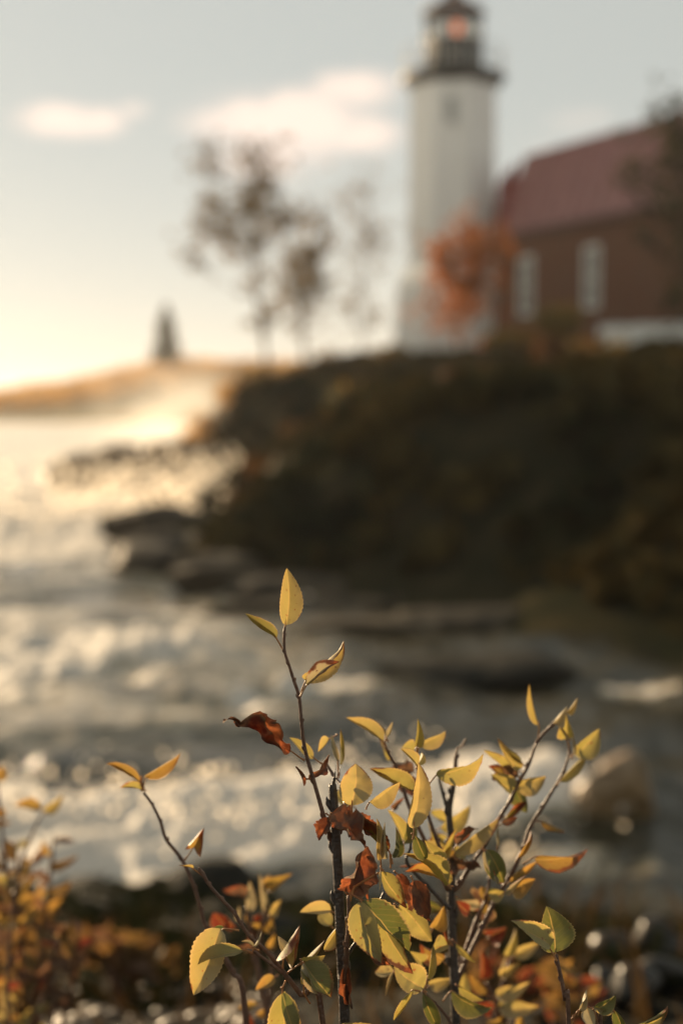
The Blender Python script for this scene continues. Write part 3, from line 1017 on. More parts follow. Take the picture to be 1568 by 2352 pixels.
# conifer on the far point
cb, tb = MB(), MB()
cd = 190
cbase = PD(382, 832, cd)
con = empty('conifer', cbase, 'lone dark conifer standing on the far shore', 'tree')
tb.tube([cbase - up * 1, PD(382, 705, cd)], [.22, .03], 6, 4)
rng = random.Random(9)
hgt = PD(382, 700, cd).z - cbase.z
for k in range(46):
    f = k / 45
    rad = (1 - f) ** .8 * 2.7 + .12
    z = cbase.z + .5 + f * (hgt - .5)
    for j in range(7):
        a = rng.uniform(0, 6.28)
        e = Vector((cbase.x + math.cos(a) * rad * rng.uniform(.35, 1.25), cbase.y + math.sin(a) * rad, z - rad * rng.uniform(.05, .45)))
        leaf_cloud(cb, e * .55 + Vector((cbase.x, cbase.y, z)) * .45, rad * .45, 9, .22, rng, .5)
tb.build('trunk', M['tree_bark'], con)
cb.build('crown', M['cr_dark'], con, False)


def bush(name, base, w, h, n, size, mat, label, seed, group=None):
    rng = random.Random(seed)
    root = empty(name, base, label, 'bush', group)
    st, cb = MB(), MB()
    for k in range(9):
        a = rng.uniform(0, 6.28)
        e = base + Vector((math.cos(a) * w * rng.uniform(.2, .8), math.sin(a) * w * rng.uniform(.2, .8), h * rng.uniform(.55, .95)))
        st.tube([base - up * .2, (base + e) / 2 + Vector((rng.uniform(-.1, .1) * w, 0, h * .1)), e], [.03 * h, .02 * h, .006 * h], 5, 3)
        leaf_cloud(cb, e, w * .38, n // 9, size, rng, .9)
    st.build('stem', M['tree_bark'], root)
    cb.build('foliage', mat, root, False)
    return root


def on_land(x, y):
    return Vector((x, y, float(land_z(np.array(x), np.array(y)))))


q = PD(1290, 760, 42); bush('bush', on_land(q.x, q.y) - up * .1, 1.1, max(.8, q.z + .75 - on_land(q.x, q.y).z), 900, .09, M['cr_yellow'], 'yellow green bush below the house windows', 11)
q = PD(1170, 780, 43); bush('bush', on_land(q.x, q.y) - up * .1, .9, max(.7, q.z + .3 - on_land(q.x, q.y).z), 600, .09, M['cr_yellow'], 'small dull gold bush beside the orange maple', 12)
q = PD(480, 840, 46); bush('bush', on_land(q.x, q.y) - up * .2, 1.0, .95, 500, .09, M['cr_gold_glow'], 'bush tinted with gold light on the left brow of the headland', 13)
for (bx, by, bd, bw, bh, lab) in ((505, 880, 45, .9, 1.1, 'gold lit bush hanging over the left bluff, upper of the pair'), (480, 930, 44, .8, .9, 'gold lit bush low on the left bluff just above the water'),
                                  (545, 850, 45, 1.0, .9, 'rust bush with painted gold light on the bluff top left of the thin tree'), (900, 850, 42, 1.0, .55, 'low brown bush at the foot of the white tower')):
    q = PD(bx, by, bd); bush('bush', on_land(q.x, q.y) - up * .15, bw, bh, 700, .09, M['cr_gold_glow'] if 'gold' in lab else M['cr_olive'], lab, bx)  # bushes labelled gold take the painted sunlit tone
for k, (bx, bd) in enumerate(((640, 45), (700, 46), (760, 47), (590, 45), (850, 47))):
    q = PD(bx, 830, bd); bush('brush', on_land(q.x, q.y) - up * .15, .8, (.75, .55, .7, .9, .5)[k], 170, .08, M['cr_olive'],
                              ('low brown brush at the foot of the tall thin tree', 'low brown brush at the foot of the dense bushy tree', 'low brown brush between the dense tree and the bare tree', 'tallest brush on the ridge, leftmost below the thin tree', 'lowest brush on the ridge, closest to the tower')[k], 40 + k, 'low brush on the ridge')
q = PD(1442, 820, 36); bush('bush', on_land(q.x, q.y) - up * .2, .35, .7, 300, .08, M['cr_dark'], 'dark green bush in front of the white fence', 14)

# scrub on the headland: one mass
rng = random.Random(21)
mb = MB()
npr = np.random.default_rng(4)
N = 3300
xs = npr.uniform(-5, 24, N * 3); ys = 10.6 + 46.4 * npr.random(N * 3) ** 1.1
keep = (shore_dist(xs, ys) > .5) & (xs / ys < .36) & (xs / ys > -.15)
keep &= ~((np.hypot(xs - TC.x, ys - TC.y) < 3.4) | ((xs > 4.8) & (ys > 47)))
xs, ys = xs[keep][:N], ys[keep][:N]
zs_ = land_z(xs, ys)
hh = fbm(xs * .5, ys * .5, 71)
for x, y, z, h in zip(xs, ys, zs_, hh):
    r = .22 + .5 * h * rng.uniform(.6, 1.2)
    r *= .75 if y < 30 else (.5 if x < 5 else .3)
    leaf_cloud(mb, Vector((x, y, z + r * .5)), r, 17, .10 + .003 * y, rng, .8)
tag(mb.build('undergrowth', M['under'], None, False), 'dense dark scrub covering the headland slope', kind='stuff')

kinds = (('cr_dark', 'dark green'), ('cr_rust', 'rust brown'), ('cr_yellow', 'dull gold'), ('cr_dark', 'dark green'), ('cr_rust', 'rust brown'))
br_ = random.Random(66)
for k in range(26):
    y = br_.uniform(20, 44)
    x = float(np.interp(y, [18.5, 21, 25, 33, 40, 46], [-2.5, -2.65, -2.7, -3.0, -3.5, -3.9])) + br_.uniform(.9, 3.2) + (br_.uniform(0, 7) if k % 2 else 0)
    m_, nm_ = kinds[k % 5]
    bush('hillside_shrub', on_land(x, y) - up * .15, br_.uniform(.45, .85), br_.uniform(.4, .75) * (1 if y < 36 else .7), 260, .09, M[m_], nm_ + ' shrub on the shaded flank of the headland', 400 + k, nm_ + ' shrubs on the headland')

# far wood on the distant shore: one mass
mb = MB()
for _ in range(2200):
    x = rng.uniform(-75, 20); y = rng.uniform(200, 236)
    z = float(far_shore_z(np.array(x), np.array(y)))
    leaf_cloud(mb, Vector((x, y, z + .3)), rng.uniform(.5, 1.3) * (2.0 if rng.random() < .06 else 1), 8, .5, rng, .8)
tag(mb.build('far_woods', M['cr_gold_glow'], None, False), 'low woods covering the far shore, coloured with golden glow', kind='stuff')

# ------------------------------------------------------------------ flying spray
def spray(name, pts, label):
    mb = MB()
    for p, s in pts:
        a = Vector((rng.gauss(0, 1), rng.gauss(0, 1), rng.gauss(0, 1))).normalized()
        b = a.orthogonal().normalized(); c = a.cross(b)
        mb.add([p + b * s, p + c * s * .8, p - b * s * .9, p - c * s], [(0, 1, 2, 3)])
    m = bpy.data.materials.get('spray_drops')
    if m is None:
        m, nt, b = material('spray_drops')
        b.inputs['Base Color'].default_value = (.87, .80, .70, 1)
        b.inputs['Roughness'].default_value = .75
        b.inputs['Specular IOR Level'].default_value = .1
        tl = nt.n('ShaderNodeBsdfTranslucent', ins={0: (.87, .79, .67)})
        mx = nt.n('ShaderNodeMixShader', ins={0: .65, 1: b.outputs[0], 2: tl.outputs[0]})
        m.node_tree.links.new(mx.outputs[0], m.node_tree.nodes['Material Output'].inputs[0])
    tag(mb.build(name, m), label, kind='stuff')


pts = []
for _ in range(600):
    x = rng.uniform(-2.2, 1.9)
    y = rng.gauss(7.6, .36)
    bump = max(0, math.sin(x * 2.1 + 1.2)) + .6 * max(0, math.sin(x * 5.3))
    z = abs(rng.gauss(0, .075)) * (.25 + bump) + .09 - .05 * abs(y - 7.6)
    if x < 1.7 - .3 * rng.random():
        pts.append((Vector((x, y, z)), rng.uniform(.008, .03)))
spray('surf_spray', pts, 'white spray thrown up by the near surf')
pts = []
for _ in range(9000):
    y = rng.uniform(24, 60)
    x = -.06 * y - abs(rng.gauss(0, 2.4)) - .4
    z = abs(rng.gauss(0, .42)) + .1
    pts.append((Vector((x, y, z)), rng.uniform(.02, .07)))
spray('headland_spray', pts, 'golden sunlit spray at the foot of the headland')

# ------------------------------------------------------------------ near plants
FOC = 1.13
K = 1.3                            # depth spread of the near plants


def tube_px(mb, pts, r_px, dd=0., smooth=4, sides=8):
    """pts: (x, y[, extra depth]) in photo pixels; r_px: one radius or one per point"""
    P3, rr = [], []
    if not hasattr(r_px, '__len__'):
        r_px = [r_px] * len(pts)
    for p, r in zip(pts, r_px):
        d = FOC + K * dd + (p[2] if len(p) > 2 else 0)
        P3.append(PS(p[0], p[1], d)); rr.append(r / 5208 * d)
    mb.tube(P3, rr, sides, smooth)
    return P3


LRNG = random.Random(77)


def leaf_blade(B, T, W, roll, fold, bend, curl, twist, crinkle, seed, teeth=.035, shape=0.45):
    """mesh of one ovate toothed leaf from B to T (world space), UV along / across"""
    from mathutils import noise
    a = (T - B); Ln = a.length; a.normalize()
    v = (CAM - B).normalized()
    n0 = (v - a * v.dot(a)).normalized()
    rot = Matrix.Rotation(roll, 3, a)
    n0 = rot @ n0
    s0 = n0.cross(a).normalized()
    NU, NV = 30, 8
    vs, uvs = [], []
    off = Vector((seed * 1.37, seed * .71, seed * 2.3))
    for i in range(NU + 1):
        u = i / NU
        w = (u ** .56) * ((1 - u) ** .88) / .3825 * .62 * W
        if crinkle > .1: w *= 1 + .35 * noise.noise(Vector((u * 6, seed * 3, 2))) + .22 * noise.noise(Vector((u * 17, seed * 5, 4)))
        tooth = 1 + (teeth * (1 if i % 2 else -1) if 2 < i < NU - 1 else 0)
        ang = twist * (u - .3)
        rt = Matrix.Rotation(ang, 3, a)
        s, n = rt @ s0, rt @ n0
        cen = B + a * (Ln * u) + n0 * (bend * Ln * 4 * u * (1 - u)) + s0 * (.05 * Ln * math.sin(u * 3.1 + seed))
        for j in range(NV + 1):
            t = (j / NV) * 2 - 1
            h = w * abs(t) * (tooth if j in (0, NV) else 1)
            # blade half: starts at the fold angle and curls further towards the margin
            ph = fold + curl * abs(t) * (.35 + .65 * u)
            p = cen + s * (math.copysign(1, t) * h * math.cos(ph)) + n * (h * math.sin(ph))
            if crinkle:
                q = p * 95 + off
                p = p + n * noise.noise(q * 2.3) * crinkle * W * .3
                amp = crinkle * W * (.35 + abs(t)) * min(1, u * 3)
                p = p + (n * noise.noise(q) + s * noise.noise(q * .8 + Vector((9, 1, 4))) * .7 + a * noise.noise(q * .7 + Vector((3, 7, 2))) * .5) * amp
            else:
                q = p * 60 + off
                lat = math.sin((u * 8.5 - abs(t) * 2.4) * 2 * math.pi)
                p = p + n * (noise.noise(q) * .10 + noise.noise(q * 2.6) * .05 + lat * .012 * min(1, abs(t) * 3)) * W
            vs.append(p); uvs.append((u, j / NV))
    fs, fu = [], []
    k = NV + 1
    for i in range(NU):
        for j in range(NV):
            f = (i * k + j, i * k + j + 1, (i + 1) * k + j + 1, (i + 1) * k + j)
            fs.append(f); fu += [uvs[q] for q in f]
    me = bpy.data.meshes.new('leaf')
    me.from_pydata(vs, [], fs)
    ul = me.uv_layers.new(name='UVMap')
    ul.data.foreach_set('uv', [c for q in fu for c in q])
    me.update()
    sh = me.attributes.new('sharp_edge', 'BOOLEAN', 'EDGE')     # crease along the midrib
    h = NV // 2
    sh.data.foreach_set('value', [e.vertices[0] % k == h and e.vertices[1] % k == h for e in me.edges])
    return me


def put_leaf(plant, B, T, Wm, kind, roll, fold, bend, curl, twist, brown, crinkle, A=None, stalk_r=.00065):
    LRNG.random()
    sd = LRNG.randint(1, 9999) * .01
    me = leaf_blade(B, T, Wm, roll, fold, bend, curl, twist, crinkle, sd)
    me.transform(Matrix.Translation(-B))
    me.materials.append(LM[kind])
    me.polygons.foreach_set('use_smooth', [True] * len(me.polygons))
    o = bpy.data.objects.new('leaf', me)
    COL.objects.link(o)
    o.parent = plant
    o.location = B - Vector(plant.location)
    o['browning'] = float(brown)
    if kind == 'd' or brown > .65: o['label'] = 'withered curled brown leaf'
    elif kind == 'g': o['label'] = 'dark green shaded leaf'
    elif kind == 'r': o['label'] = 'red leaf'
    # midrib runs on as the stalk
    a = (T - B).normalized()
    st = MB()
    if A is None:
        A = B - a * .004
    m1 = (A + B) / 2 - a * .0012 + Vector((0, 0, -.0006))
    st.tube([A, m1, B, B + a * (T - B).length * .12], [stalk_r * 1.5, stalk_r, stalk_r, stalk_r * .5], 6, 4)
    sm = bpy.data.meshes.new('leaf_stalk')
    sm.from_pydata([tuple(Vector(v) - B) for v in st.v], [], st.f)
    sm.materials.append(M['stalk'])
    sm.polygons.foreach_set('use_smooth', [True] * len(sm.polygons))
    so = bpy.data.objects.new('leaf_stalk', sm)
    COL.objects.link(so)
    so.parent = o
    return o


def L(plant, B, T, W, kind='y', dd=0., roll=None, fold=25, bend=None, curl=15, twist=0, brown=0., crinkle=None, A=None, dz=None):
    rg = LRNG
    if roll is None: roll = rg.uniform(-25, 25)
    if bend is None: bend = rg.uniform(-.07, .07)
    if dz is None: dz = rg.uniform(-.012, .012)
    if crinkle is None: crinkle = .42 if (kind == 'd' or brown > .65) else (.05 if brown > .3 else 0)
    d = FOC + K * dd
    b3, t3 = PS(B[0], B[1], d), PS(T[0], T[1], d + dz)
    a3 = PS(A[0], A[1], d) if A else None
    if brown == 0 and kind in ('y', 'yg', 'o'): brown = max(0, rg.uniform(-.08, .30))
    dead = kind == 'd' or brown > .65
    return put_leaf(plant, b3, t3, W * (1.12 if dead else 1.2) / 5208 * d, kind, R(roll), R(fold * (1.1 if dead else rg.uniform(1.05, 1.7))), bend,
                    R(curl * (.75 if dead else rg.uniform(.8, 1.9))), R(twist * (.5 if dead else 1) + rg.uniform(-14, 14)), brown, crinkle, a3)


def plant_root(name, px, dd, label, cat='shrub', group=None):
    """Empty on the ground under the given photo pixel at the plant's depth"""
    d = FOC + K * dd
    p = PS(px[0], px[1], d)
    p.z = float(bank_z(np.array(p.x), np.array(p.y)))
    return empty(name, p, label, cat, group)


def to_ground(plant, px, dd):
    """depth-pixel list continuing a stem straight down to its root"""
    d = FOC + K * dd
    return Vector(plant.location) - up * .04


def stem(plant, pts, r, dd=0., name='branch', mat='twig', ground=False):
    mb = MB()
    P3, rr = [], []
    if not hasattr(r, '__len__'): r = [r] * len(pts)
    for p, q in zip(pts, r):
        d = FOC + K * dd + (p[2] if len(p) > 2 else 0)
        P3.append(PS(p[0], p[1], d)); rr.append(q / 5208 * d)
    if ground:
        g = Vector(plant.location) - up * .05
        m = (P3[-1] + g) / 2 + Vector((.01, 0, 0))
        P3 += [m, g]; rr += [rr[-1] * 1.1, rr[-1] * 1.3]
    mb.tube(P3, rr, 8, 5)
    # little nodes and bud scars along the shoot
    rg = random.Random(int(pts[0][0] * 7 + pts[0][1]))
    for i in range(1, len(pts) - 1):
        q = P3[i]; d = (P3[i - 1] - P3[i]).normalized()
        s = Vector((rg.choice((-1, 1)), rg.uniform(-.5, .5), .2)).normalized()
        mb.tube([q - d * rr[i] * .8 + s * rr[i] * .3, q + s * rr[i] * 1.25 + d * rr[i] * .3, q + s * rr[i] * 1.5 + d * rr[i] * 1.7], [rr[i] * .75, rr[i] * .6, rr[i] * .08], 6, 2)
    return mb.build(name, M[mat], plant)


# --- plant 1: the snapped stem with the tall shoot
p1 = plant_root('shrub', (1262, 3750), 0, 'snapped dark stem carrying one tall thin shoot with yellow leaves at its tip')
stem(p1, [(1217, 2872), (1222, 2950), (1232, 3110), (1242, 3300), (1252, 3550), (1262, 3750)], [14, 17, 18, 19, 19, 20], 0, 'stem', 'bark', True)
mb = MB()                                          # torn wood at the break
for (x0, y0, x1, y1, r) in ((1222, 2890, 1226, 2825, 5), (1226, 2860, 1255, 2790, 2), (1212, 2885, 1203, 2902, 4), (1228, 2900, 1238, 2890, 3), (1219, 2880, 1221, 2845, 7), (1210, 2890, 1207, 2868, 4), (1226, 2845, 1229, 2800, 1.6)):
    tube_px(mb, [(x0, y0), ((x0 + x1) / 2 + 1, (y0 + y1) / 2), (x1, y1)], [r, r * .8, .6], 0, 3, 5)
mb.build('splinter', M['bark'], p1)
stem(p1, [(1043, 2296), (1040, 2325), (1042, 2385), (1056, 2430), (1075, 2490), (1095, 2553), (1103, 2640), (1116, 2742), (1150, 2865), (1186, 2992), (1212, 3075, .006), (1230, 3130, .004)],
     [4, 5.5, 5.5, 5.5, 6, 6.5, 6.5, 7, 7.5, 8, 8, 7], -.004, 'shoot', 'twig')
stem(p1, [(1276, 3280, -.01), (1277, 3371, -.01), (1270, 3459, -.008), (1268, 3520, -.005), (1258, 3600, 0)], [7, 8, 9, 9, 8], -.01, 'branch', 'twig')
stem(p1, [(1387, 3196, -.012), (1340, 3222, -.012), (1300, 3248, -.01), (1287, 3275, -.01), (1280, 3300, -.01)], [4, 4.5, 5, 6, 6], -.01, 'branch', 'stalk')
stem(p1, [(1405, 3270, .02), (1380, 3320, .01), (1335, 3400, 0), (1300, 3455, 0), (1270, 3500, 0)], [6, 6, 6, 7, 8], 0, 'branch', 'bark')
stem(p1, [(1192, 2795, .08), (1222, 2840, .075), (1255, 2890, .06), (1262, 2960, .04), (1245, 3050, .01)], [5, 5.5, 6, 7, 8], 0, 'branch', 'twig')
L(p1, (1044, 2290), (1053, 2080), 84, 'y', 0, 12, 28, .02, 12, A=(1043, 2300))
L(p1, (1012, 2338), (899, 2246), 62, 'yg', 0, 38, 38, -.04, 20, A=(1040, 2388))
L(p1, (1120, 2492), (1256, 2346), 84, 'y', .012, 18, 25, .06, 25, 40, .28, A=(1097, 2548))
L(p1, (1124, 2506), (1243, 2428), 74, 'p', -.012, -25, 55, -.03, 55, -20, .42, .10, A=(1099, 2552))
L(p1, (1064, 2750), (814, 2636), 100, 'd', -.004, 12, 30, .10, 95, 75, .95, .42, A=(1116, 2785))
L(p1, (1148, 2775), (1056, 2705), 44, 'yg', .06, 20, A=(1185, 2800))
L(p1, (1122, 2852), (1080, 2812), 46, 'd', -.004, 0, 40, 0, 60, 0, .8, A=(1134, 2838))
L(p1, (1134, 2850), (1202, 2768), 54, 'd', .0, 20, 40, .1, 50, 0, .7, A=(1138, 2848))
L(p1, (1237, 2800), (1252, 2668), 78, 'yg', .08, 15, 50, A=(1240, 2850))
L(p1, (1206, 2705), (1163, 2752), 40, 'y', .085, 30, 30, A=(1235, 2690))
L(p1, (1236, 2790), (1210, 2690), 30, 'p', .075, 50, 40, A=(1242, 2840))
L(p1, (1288, 2950), (1301, 2796), 104, 'y', 0, 4, 22, .03, 10, 0, .22, A=(1290, 2978))
L(p1, (1353, 2937), (1469, 2868), 62, 'y', .01, 38, 25, .05, 10, 0, .12, A=(1340, 2965))
L(p1, (1510, 2900), (1353, 2812), 80, 'yg', .07, 30, 40, -.06, 25, 0, .25)
L(p1, (1516, 3034), (1524, 2790), 80, 'y', -.004, 16, 28, .03, 15, 10, .24, A=(1510, 3075))
L(p1, (1420, 3110), (1228, 2982), 112, 'yg', .008, 25, 45, .10, 20, 30, .62, A=(1436, 3165))
L(p1, (1372, 3060), (1222, 2990), 70, 'd', .004, 50, 35, .08, 20, 0, .7)
L(p1, (1393, 3150), (1371, 2998), 62, 'y', -.012, 20, 32, .02, 15, A=(1396, 3190))
L(p1, (1428, 3141), (1404, 3006), 66, 'p', -.008, -22, 45, .04, 15, A=(1430, 3180))
L(p1, (1431, 3140), (1452, 3028), 52, 'g', -.004, 45, 40, .06, 15, 0, .3, A=(1430, 3180))
L(p1, (1208, 2988), (1348, 3098), 112, 'd', -.012, -18, 28, .09, 45, 20, 1.0, .34)
L(p1, (1205, 2992), (1163, 3078), 74, 'd', -.010, 15, 30, .0, 50, 10, 1.0, .2)
L(p1, (1262, 3262), (1334, 3096), 128, 'd', -.014, 25, 30, .05, 35, 30, 1.0, .28, A=(1286, 3275))
L(p1, (1330, 3215), (1348, 3292), 40, 'd', -.012, 0, 35, 0, 40, 0, .9)
L(p1, (1394, 3190), (1391, 3262), 24, 'p', -.02, 30, 45, 0, 20)
L(p1, (1402, 3188), (1482, 3330), 96, 'yg', -.006, -10, 25, -.05, 25, 0, .5)
L(p1, (1322, 3300), (1388, 3530), 104, 'yg', -.028, 8, 22, .04, 15, 8, .30, A=(1284, 3275))
L(p1, (1328, 3296), (1496, 3490), 112, 'g', -.018, -32, 25, .05, 15, 0, .1, A=(1284, 3275))
L(p1, (1395, 3345), (1505, 3572), 92, 'yg', .0, 18, 22, .0, 20, 0, .45)
L(p1, (1352, 3470), (1430, 3528), 74, 'd', -.022, 15, 35, .05, 55, 0, 1.0, .1)
L(p1, (1455, 3320), (1586, 3440), 88, 'yg', .08, 10, 20)
L(p1, (1190, 3482), (1277, 3342), 66, 'y', .004, 20, 35, .05, 25, 0, .42, A=(1255, 3460))
L(p1, (1112, 3520), (1189, 3442), 50, 'yg', .0, 30, 40, .05, 25, 0, .3)
L(p1, (1212, 3338), (1097, 3336), 50, 'y', .09, 25, 30, .06, 10, A=(1240, 3348))
L(p1, (1268, 3530), (1291, 3692), 92, 'd', -.010, 10, 40, .0, 60, 25, 1.0, .12, A=(1268, 3500))
L(p1, (1240, 3772), (1508, 3748), 116, 'y', -.03, 38, 20, .10, 15, 10, .40, A=(1262, 3800))
L(p1, (1440, 2965), (1472, 2922), 44, 'd', .15, 0, 40, 0, 40, 0, .6)
L(p1, (1290, 2950), (1222, 2902), 66, 'yg', .15, 25)
L(p1, (1210, 3390), (1165, 3350), 50, 'yg', .12, 25)

# --- plant 2: the right hand dark stem with two long branches
D2 = .15
p2 = plant_root('shrub', (1668, 3750), D2, 'bushy dark stem right of the snapped one, with two long slanting leafy branches')
stem(p2, [(1668, 2815), (1655, 2900), (1643, 2975), (1652, 3090), (1650, 3200), (1652, 3350), (1660, 3524), (1668, 3750)], [9, 10, 12, 13, 14, 15, 17, 18], D2, 'stem', 'bark', True)
stem(p2, [(1606, 2848), (1622, 2910), (1641, 2972)], [5, 6, 8], D2, 'branch', 'bark')
stem(p2, [(1706, 2706), (1690, 2732), (1675, 2742), (1668, 2775), (1666, 2830)], [4, 5, 4, 7, 9], D2, 'branch', 'twig')
stem(p2, [(2029, 2645), (2008, 2667), (1968, 2714), (1933, 2802), (1897, 2867), (1864, 2936), (1826, 2997), (1807, 3030), (1768, 3105), (1722, 3170), (1684, 3235), (1655, 3265)],
     [5, 6, 6, 6.5, 7.5, 8, 8, 8, 8, 8, 10, 10], D2, 'branch', 'twig')
stem(p2, [(2078, 2715), (2082, 2760), (2060, 2830), (2030, 2882), (1985, 2955), (1938, 3032), (1916, 3105), (1868, 3202), (1814, 3294), (1764, 3398), (1706, 3520), (1672, 3600)],
     [4, 5, 6, 6, 7, 7.5, 8, 8.5, 9, 9, 9, 10], D2 + .02, 'branch', 'twig')
stem(p2, [(1791, 3210), (1780, 3290), (1745, 3365), (1692, 3518), (1670, 3600)], [5, 6, 8, 9, 9], D2 + .03, 'branch', 'twig')
stem(p2, [(1403, 2712), (1420, 2755), (1445, 2800), (1460, 2840), (1500, 2960), (1560, 3090), (1640, 3260)], [6, 6, 6, 6.5, 7, 8, 9], D2 - .02, 'branch', 'twig')
stem(p2, [(1526, 2735), (1522, 2770), (1530, 2830), (1560, 2960), (1600, 3080), (1645, 3190)], [4, 5, 6, 6, 7, 8], D2 - .04, 'branch', 'twig')
stem(p2, [(1508, 3070), (1500, 3110), (1490, 3160), (1560, 3240), (1648, 3330)], [4, 5, 6, 7, 8], D2 - .06, 'branch', 'bark')
stem(p2, [(1545, 3630), (1590, 3672), (1640, 3730), (1668, 3800)], [4, 5, 6, 7], D2 - .05, 'branch', 'twig')
L(p2, (1403, 2715), (1266, 2627), 62, 'y', .11, 36, 30, -.05, 15, A=(1412, 2735))
L(p2, (1413, 2700), (1390, 2656), 28, 'p', .12, 10, 40)
L(p2, (1416, 2698), (1438, 2643), 32, 'p', .11, -10, 40)
L(p2, (1527, 2734), (1526, 2630), 76, 'yg', .07, 5, 52, 0, 10, A=(1525, 2765))
L(p2, (1537, 2734), (1628, 2672), 52, 'y', .11, 30, 25, .05, 10, 0, .15, A=(1528, 2760))
L(p2, (1516, 2750), (1470, 2738), 50, 'yg', .13, 30)
L(p2, (1526, 2802), (1461, 2745), 46, 'y', .04, 38, 35, .06, 15)
L(p2, (1527, 2800), (1542, 2756), 34, 'yg', .05, 45, 30)
L(p2, (1596, 2840), (1767, 2756), 76, 'yg', .06, 42, 25, .11, 15, 25, .12, A=(1569, 2872))
L(p2, (1478, 3090), (1502, 2985), 62, 'g', .09, 18, 30, .05)
L(p2, (1475, 3075), (1424, 2962), 50, 'yg', .11, 25, 30)
L(p2, (1630, 3236), (1472, 3132), 104, 'yg', .05, 32, 25, .12, 25, 0, .18)
L(p2, (1642, 3240), (1482, 3190), 70, 'o', .06, 40, 25, .08, 25, 0, .3)
L(p2, (1512, 3225), (1578, 3382), 86, 'd', .02, 10, 30, .04, 45, 15, 1.0, .15)
L(p2, (1455, 3200), (1562, 3292), 84, 'd', .03, 20, 25, .04, 30, 0, .8)
L(p2, (1515, 3065), (1565, 3145), 66, 'g', .03, 12, 35, .05)
L(p2, (1620, 3160), (1556, 3078), 58, 'yg', .06, 20)
L(p2, (1665, 3125), (1828, 2984), 70, 'y', .12, 34, 30, .06, 20, 0, .34)
L(p2, (1660, 3140), (1610, 3110), 44, 'o', .13, 20)
L(p2, (1956, 3138), (2152, 3116), 68, 'o', .13, 30, 30, .09, 35, 30, .5, A=(1912, 3164))
L(p2, (1778, 3112), (1848, 3232), 78, 'g', .09, 10, 22, .06, 25, 0, .15, A=(1760, 3110))
L(p2, (1772, 3118), (1798, 3200), 24, 'p', .085, 35, 40, .05)
L(p2, (1812, 3205), (1822, 3240), 24, 'p', .085, 0, 40)
L(p2, (1868, 3252), (1962, 3222), 70, 'o', .15, 20, 25, .07, 20, 0, .1)
L(p2, (1788, 3275), (1846, 3262), 60, 'yg', .16, 20)
L(p2, (1784, 3305), (1762, 3245), 44, 'o', .18, 20)
L(p2, (1785, 3352), (1716, 3318), 56, 'o', .2, 20, 30, 0, 20, 0, .2)
L(p2, (1715, 3340), (1668, 3302), 40, 'r', .16, 15)
L(p2, (1780, 3380), (1778, 3300), 40, 'd', .22, 20)
L(p2, (1972, 2655), (1934, 2504), 70, 'y', .15, -12, 45, -.03, 12, A=(1968, 2714))
L(p2, (2030, 2650), (2078, 2588), 60, 'p', .15, 20, 30, .06, 45)
L(p2, (2070, 2606), (2116, 2558), 44, 'y', .16, 20, 35)
L(p2, (2084, 2698), (2066, 2616), 70, 'yg', .16, -15, 35, .05, 20)
L(p2, (2076, 2716), (2038, 2642), 22, 'p', .15, 35, 45, -.05)
L(p2, (2098, 2760), (2196, 2672), 78, 'yg', .16, 22, 22, .05, 20, 0, .18)
L(p2, (2094, 2768), (2100, 2688), 22, 'p', .15, 30, 45)
L(p2, (2048, 2862), (2146, 2757), 56, 'yg', .16, 28, 35, .05, 15, 0, .1)
L(p2, (1865, 2832), (1770, 2742), 50, 'yg', .16, 30, 30, .04, 10)
L(p2, (1880, 2850), (1889, 2754), 44, 'o', .17, 12, 40, 0, 15, 0, .22)
L(p2, (1840, 2838), (1788, 2804), 42, 'o', .15, 10, 30, 0, 40, 0, .6)
L(p2, (1876, 2895), (1795, 2838), 76, 'yg', .15, 22, 25, .05, 20, 0, .1, A=(1862, 2935))
L(p2, (1890, 2882), (1996, 2836), 68, 'y', .16, 28, 25, .05, 20)
L(p2, (1893, 2882), (1926, 2976), 54, 'g', .17, 20, 25)
L(p2, (1838, 3015), (1891, 2990), 28, 'd', .15, 20, 30, 0, 10, 0, .6, .05)
L(p2, (1820, 3100), (1826, 3012), 22, 'p', .15, 30, 40)
L(p2, (1563, 3586), (1592, 3462), 56, 'yg', .05, 18, 40, .02, 10, A=(1558, 3620))
L(p2, (1508, 3626), (1446, 3742), 66, 'yg', .05, 12, 45, .03, 12, A=(1538, 3632))
L(p2, (1556, 3638), (1592, 3775), 68, 'g', .05, -12, 35, .03, 15, A=(1546, 3630))
L(p2, (1548, 3622), (1440, 3540), 92, 'yg', .07, 25, 20, .04, 10, 0, .12)
L(p2, (1440, 3562), (1372, 3560), 42, 'y', .12, 25)
L(p2, (1440, 3560), (1412, 3650), 24, 'p', .1, 35, 45)
L(p2, (1545, 3522), (1500, 3488), 62, 'yg', .12, 10)
L(p2, (1572, 3610), (1655, 3578), 54, 'y', .16, 25)
L(p2, (1652, 3630), (1800, 3690), 78, 'g', .10, 25, 28, .16, 15, A=(1622, 3668))
L(p2, (1680, 3612), (1770, 3665), 40, 'yg', .11, 25)

